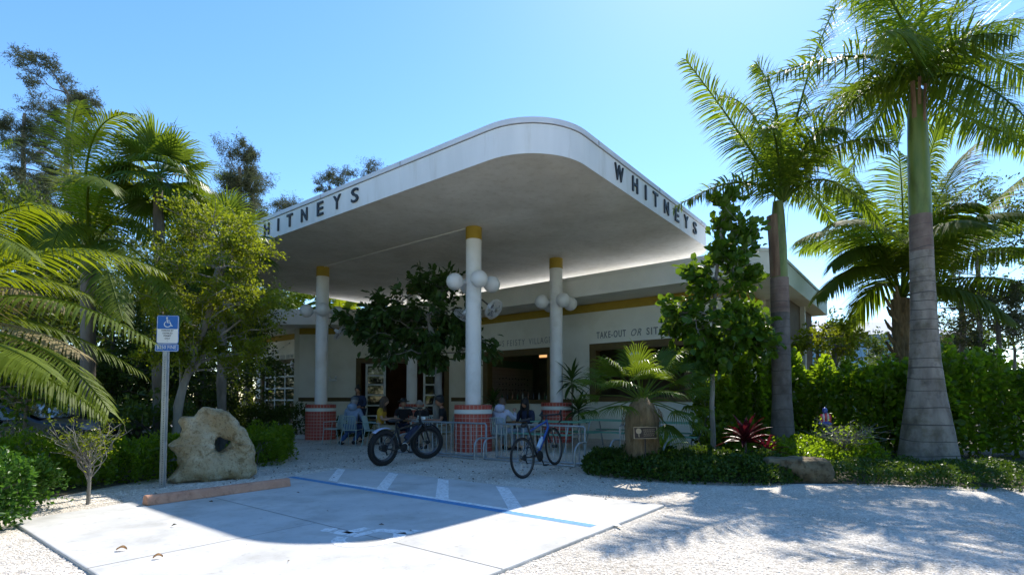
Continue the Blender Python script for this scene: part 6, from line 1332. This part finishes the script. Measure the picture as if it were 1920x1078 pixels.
# things on the tables
def glass(loc, lab, h=.13, m='globe', name='drinking_glass'):
    b = MB(); b.lathe(Vector(loc), [(.026, 0), (.034, h), (.031, h), (.024, .008)], 16, caps=False); b.lathe(Vector(loc), [(.025, 0), (.025, .004)], 16); return tag(b.build(name, M[m], smooth=True), lab, 'glass', 'drinks on the terrace tables')
glass(tb1+Vector((.10, -.12, .742)), 'pale drink glass on the table of the hooded man', .15); glass(tb1+Vector((-.15, .05, .742)), 'second glass on the table of the hooded man, farther from the camera', .12)
glass(tb2+Vector((.05, -.10, .742)), 'glass on the table behind the fat tyre bike'); glass(X(965, 14.45)+Vector((0, 0, .742)), 'glass on the small table of the white hooded jacket')
def plate(loc, lab):
    b = MB(); b.lathe(Vector(loc), [(.06, 0), (.12, .014), (.118, .018), (.055, .006), (.001, .006)], 28); tag(b.build('plate', M['whiteframe'], smooth=True), lab, 'plate')
plate(tb2+Vector((-.15, .05, .742)), 'white plate on the table behind the fat tyre bike')
# bar bottles and counter gear
bm = [mat('bottle_green', (.03, .10, .04), .15), mat('bottle_amber', (.16, .06, .015), .15), mat('bottle_clear', (.3, .32, .3), .12), mat('bottle_dark', (.02, .02, .025), .2)]
bt = None
for k in range(16):
    p = PQ(-13.75+k*.175, 16.95+.12*((k*7) % 3), 1.342); h = .24+.05*((k*5) % 4)/3; b = MB(); b.lathe(p, [(.036, 0), (.038, .01), (.038, h*.6), (.014, h*.78), (.013, h)], 14); tag(b.build('bottle', bm[(k*3) % 4], smooth=True), '%s bottle on the bar top, %s' % (('green', 'amber', 'clear', 'dark')[(k*3) % 4], 'leftmost of the row' if k == 0 else '%s from the left' % ('', 'second', 'third', 'fourth', 'fifth', 'sixth', 'seventh', 'eighth', 'ninth', 'tenth', 'eleventh', 'twelfth', 'thirteenth', 'fourteenth', 'fifteenth', 'sixteenth')[k]), 'bottle', 'bottles along the bar top')
for k in range(5):
    c = PQ(-11.6+k*.17, 17.0, 1.342); t = thing('condiment_jar', c, 'pale jar with dark lid on the bar top, %s from the right end' % ('fifth', 'fourth', 'third', 'second', 'first')[k], 'jar', 'jars at the right end of the bar top')
    part(t, 'jar', bm[2], lambda b: b.lathe(V3((0, 0, 0)), [(.04, 0), (.042, .01), (.042, .14)], 14)); part(t, 'lid', M['darkmetal'], lambda b: b.lathe(V3((0, 0, .141)), [(.043, 0), (.043, .03)], 14))
# hanging blue ornament and pink lamp behind the take-out window
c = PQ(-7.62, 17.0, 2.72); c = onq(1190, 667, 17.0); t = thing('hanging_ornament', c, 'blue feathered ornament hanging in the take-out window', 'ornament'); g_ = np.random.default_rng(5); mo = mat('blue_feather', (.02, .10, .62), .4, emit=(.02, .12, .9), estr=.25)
for i in range(9):
    a = -1.1+2.2*i/8; d = Vector((math.sin(a)*.55, g_.normal(0, .08), .55+.45*math.cos(a))).normalized(); L = .36; sd = d.cross(Vector((0, 1, 0))).normalized(); b = MB(); base = c-Vector((0, 0, .2)); V = []
    for j in range(6): u = j/5; w_ = .05*math.sin(math.pi*min(.97, u*.9+.1)); V += [base+d*L*u-sd*w_, base+d*L*u+sd*w_]
    b.add(V, [(2*j, 2*j+1, 2*j+3, 2*j+2) for j in range(5)]); b.build('feather', mo, t)
MB().tube([c, Vector((c.x, c.y, SO-.01))], .005, 4).build('cord', M['darkmetal'], t)
c = onq(1206, 684, 17.2); t = thing('pink_lamp', c, 'small glowing pink lamp beside the blue ornament in the take-out window', 'lamp'); MB().sphere(c, .10, 14, 10, (1, 1, 1.2)).build('shade', mat('pink_shade', (.8, .35, .25), .5, emit=(1, .38, .22), estr=.9), t, smooth=True); MB().tube([c, Vector((c.x, c.y, SO-.01))], .005, 4).build('cord', M['darkmetal'], t)
# plaque on a stake
c = at(1210, 811, 9.12); t = thing('plant_plaque', Vector((c.x, c.y, 0)), 'small brown plaque with pale border on a stake at the fan palm foot', 'sign')
pm = mat('plaque_brown', (.035, .02, .014), .5); pw = mat('plaque_cream', (.45, .34, .22), .6); dx = Vector((1, .05, .02)).normalized(); nn = Vector((.05, -1, 0)).normalized(); uz = Vector((-.04, 0, 1))
def q4(b, x0, x1, z0, z1, off): b.add([c+dx*x+uz*z+nn*off for x, z in ((x0, z0), (x1, z0), (x1, z1), (x0, z1))], [(0, 1, 2, 3)])
b = MB(); b.box(c, (.40, .015, .20), math.atan2(dx.y, dx.x)); b.build('board', pw, t); b = MB(); q4(b, -.19, .19, -.09, .09, .0085); b.build('face', pm, t)
b = MB(); disc(b, -.115, .03, .048, lambda x, y: c+dx*x+uz*y+nn*.010, 14); ribbon(b, [(-.115, -.02), (-.112, -.07)], .014, lambda x, y: c+dx*x+uz*y+nn*.010)
g_ = np.random.default_rng(3)
for r_, (z, w_) in enumerate(((.05, .18), (.018, .17), (-.018, .19), (-.05, .15))):
    x = -.03; 
    while x < -.03+w_: L = g_.uniform(.012, .03); ribbon(b, [(x, z-.006), (x+L*.4, z+.007), (x+L, z-.004)], .007, lambda X_, Y_: c+dx*X_+uz*Y_+nn*.010); x += L+.009
b.build('palm_emblem_and_lines', pw, t); b = MB(); b.tube([Vector((c.x, c.y+.015, 0)), c+Vector((0, .015, 0))], .012, 6); b.build('stake', M['darkmetal'], t)
# small coloured garden ornament on the hedge
c = at(1547, 785, 11.3); t = thing('garden_ornament', Vector((c.x, c.y, 0)), 'small red and blue glass garden ornament on a stick before the hedge', 'ornament')
mr = mat('ornament_red', (.5, .04, .06), .3); mb_ = mat('ornament_blue', (.06, .10, .35), .3); mw = mat('ornament_pale', (.6, .5, .5), .4)
for k in range(5): MB().sphere(c+Vector(((k-2)*.045, -.02, .04-.02*abs(k-2))), 1, 10, 8, (.028, .03, .10)).build('petal', mr if k % 2 == 0 else mw, t, smooth=True)
MB().sphere(c-Vector((0, 0, .10)), 1, 14, 8, (.13, .09, .05)).build('bowl', mb_, t, smooth=True); MB().sphere(c+Vector((0, 0, .17)), 1, 12, 8, (.05, .05, .07)).build('finial', mb_, t, smooth=True); MB().tube([Vector((c.x, c.y, 0)), c-Vector((0, 0, .08))], .01, 6).build('stick', M['darkmetal'], t)

# ------------------------------------------------------------------ black car at the left edge
co = Vector((-9.5, 10.05, 0)); cyaw = math.radians(3); t = thing('parked_car', co, 'black car with red tail light parked behind the left hedge', 'car', yaw=cyaw)
cp = mat('black_car_paint', (.006, .006, .008), .32, spec=.4, coat=.2); Wd = .92
prof = [(-2.2, .42), (-2.22, .85), (-2.1, .98), (-1.35, 1.02), (-.75, 1.42), (.55, 1.45), (1.25, 1.12), (1.95, 1.04), (2.2, .92), (2.26, .60), (2.2, .35), (1.75, .30), (-1.8, .30)]
b = MB(); rings = []; sec = [(-1, .90), (-.97, .97), (-.80, 1.0), (.80, 1.0), (.97, .97), (1, .90)]
vs = []; kp = len(prof)
for yy, s_ in sec:
    for (x, z) in prof:
        top_ = z > 1.1; vs.append((x*s_ if not top_ else x*(1 if abs(yy) < .9 else .96), yy*Wd*(.80 if top_ else 1), .36+(z-.36)*(s_ if z > .5 else 1)))
b.add(vs, [(i*kp+j, i*kp+(j+1) % kp, (i+1)*kp+(j+1) % kp, (i+1)*kp+j) for i in range(5) for j in range(kp)]+[tuple(range(kp))[::-1], tuple(5*kp+j for j in range(kp))])
lbuild(b, 'body', cp, t, True, 32, bevel=.03)
for s_ in (-1, 1):
    for x in (-1.35, 1.4):
        wh = MB(); wh.tube([V3((x, s_*.72, .34)), V3((x, s_*.935, .34))], .34, 32); w0 = lbuild(wh, 'wheel', M['tyre'], t, True, 40)
        rb = MB(); rb.tube([V3((x, s_*.93, .34)), V3((x, s_*.945, .34))], .21, 28); rb.v = [tuple(WM[t.name] @ Vector(v)) for v in rb.v]; rb.build('rim', M['rim'], w0, True)
        for k in range(5): a = k*1.2566; sp = MB(); sp.box(V3((x+.11*math.cos(a), s_*.95, .34+.11*math.sin(a))), (.2, .02, .05), rot=Matrix.Rotation(-a, 3, 'Y')); sp.v = [tuple(WM[t.name] @ Vector(v)) for v in sp.v]; sp.build('rim_spoke', M['spoke'], w0)
    gl = MB(); gl.add([V3((-1.15, s_*.80, 1.08)), V3((1.05, s_*.80, 1.12)), V3((.5, s_*.752, 1.38)), V3((-.70, s_*.752, 1.36))], [(0, 1, 2, 3)]); lbuild(gl, 'side_window', M['glass'], t)
    part(t, 'headlight', mat('lamp_glass', (.5, .5, .5), .1), lambda b: b.box(V3((2.17, s_*.66, .76)), (.12, .30, .12)), False, bevel=.02); part(t, 'tail_light', mat('tail_lamp', (.35, .01, .01), .2), lambda b: b.box(V3((-2.17, s_*.68, .84)), (.10, .28, .15)), False, bevel=.02)
    part(t, 'mirror', cp, lambda b: b.sphere(V3((.75, s_*.98, 1.08)), 1, 12, 8, (.07, .10, .07)))
ws = MB(); ws.add([V3((1.22, -.70, 1.15)), V3((1.22, .70, 1.15)), V3((.60, .66, 1.45)), V3((.60, -.66, 1.45))], [(0, 1, 2, 3)]); lbuild(ws, 'windscreen', M['glass'], t)
tl_ = at(93, 786, 12.4); b = MB()
t.scale = (1, 1, .87)
t = thing('parked_car', Vector((-15.8, 15.2, 0)), 'dark red car barely visible through the leaves behind the black car', 'car', yaw=.3)
b = MB(); b.add([(x, y*Wd, z) for y in (-1, 1) for x, z in prof], [(j, (j+1) % kp, kp+(j+1) % kp, kp+j) for j in range(kp)]+[tuple(range(kp))[::-1], tuple(kp+j for j in range(kp))]); lbuild(b, 'body', mat('red_car_paint', (.25, .012, .012), .2, coat=1.0), t, True, 30, bevel=.04)
for s_ in (-1, 1):
    for x in (-1.35, 1.4): part(t, 'wheel', M['tyre'], lambda b: b.tube([V3((x, s_*.72, .34)), V3((x, s_*.94, .34))], .34, 28))
    gl = MB(); gl.add([V3((-1.15, s_*.925, 1.06)), V3((1.05, s_*.925, 1.10)), V3((.5, s_*.925, 1.38)), V3((-.70, s_*.925, 1.36))], [(0, 1, 2, 3)]); lbuild(gl, 'side_window', M['glass'], t)

# ------------------------------------------------------------------ pale blue house beyond the hedge
ho = Vector((31, 46, 0)); t = thing('blue_house', ho, 'pale blue house with white railings glimpsed behind the hedge', 'house'); hb_ = mat('pale_blue_wall', (.28, .44, .56), .8, (.25, .40, .52), 2)
b = MB(); b.box(ho+Vector((0, 4, 3.3)), (16, 8, 6.6)); b.build('wall', hb_, t); b = MB(); b.prism([(ho.x-8.6, ho.y-.8), (ho.x+8.6, ho.y-.8), (ho.x+8.6, ho.y+8.6), (ho.x-8.6, ho.y+8.6)], 6.6, 6.9); b.add([(ho.x-8.4, ho.y-.6, 6.9), (ho.x+8.4, ho.y-.6, 6.9), (ho.x+8.4, ho.y+8.4, 6.9), (ho.x-8.4, ho.y+8.4, 6.9), (ho.x-5, ho.y+4, 8.6), (ho.x+5, ho.y+4, 8.6)], [(0, 1, 5, 4), (1, 2, 5), (2, 3, 4, 5), (3, 0, 4)]); b.build('roof', mat('grey_roof', (.3, .33, .36), .7), t)
for k in range(5):
    for z in (1.7, 4.9):
        fr_ = MB(); fr_.box(ho+Vector((-6.2+k*3.1, -.03, z)), (1.3, .08, 1.7)); w0 = fr_.build('window', M['whiteframe'], t); MB().box(ho+Vector((-6.2+k*3.1, -.09, z)), (1.1, .04, 1.5)).build('pane', M['glass'], w0)
b = MB(); b.tube([ho+Vector((-8, -1.6, 4.1)), ho+Vector((8, -1.6, 4.1))], .05, 6); b.tube([ho+Vector((-8, -1.6, 3.4)), ho+Vector((8, -1.6, 3.4))], .04, 6)
for k in range(17): b.tube([ho+Vector((-8+k, -1.6, 3.1)), ho+Vector((-8+k, -1.6, 4.1))], .035, 5)
b.build('railing', M['whiteframe'], t); b = MB(); b.box(ho+Vector((0, -.82, 3.02)), (16, 1.6, .16)); b.build('balcony_floor', M['whiteframe'], t)
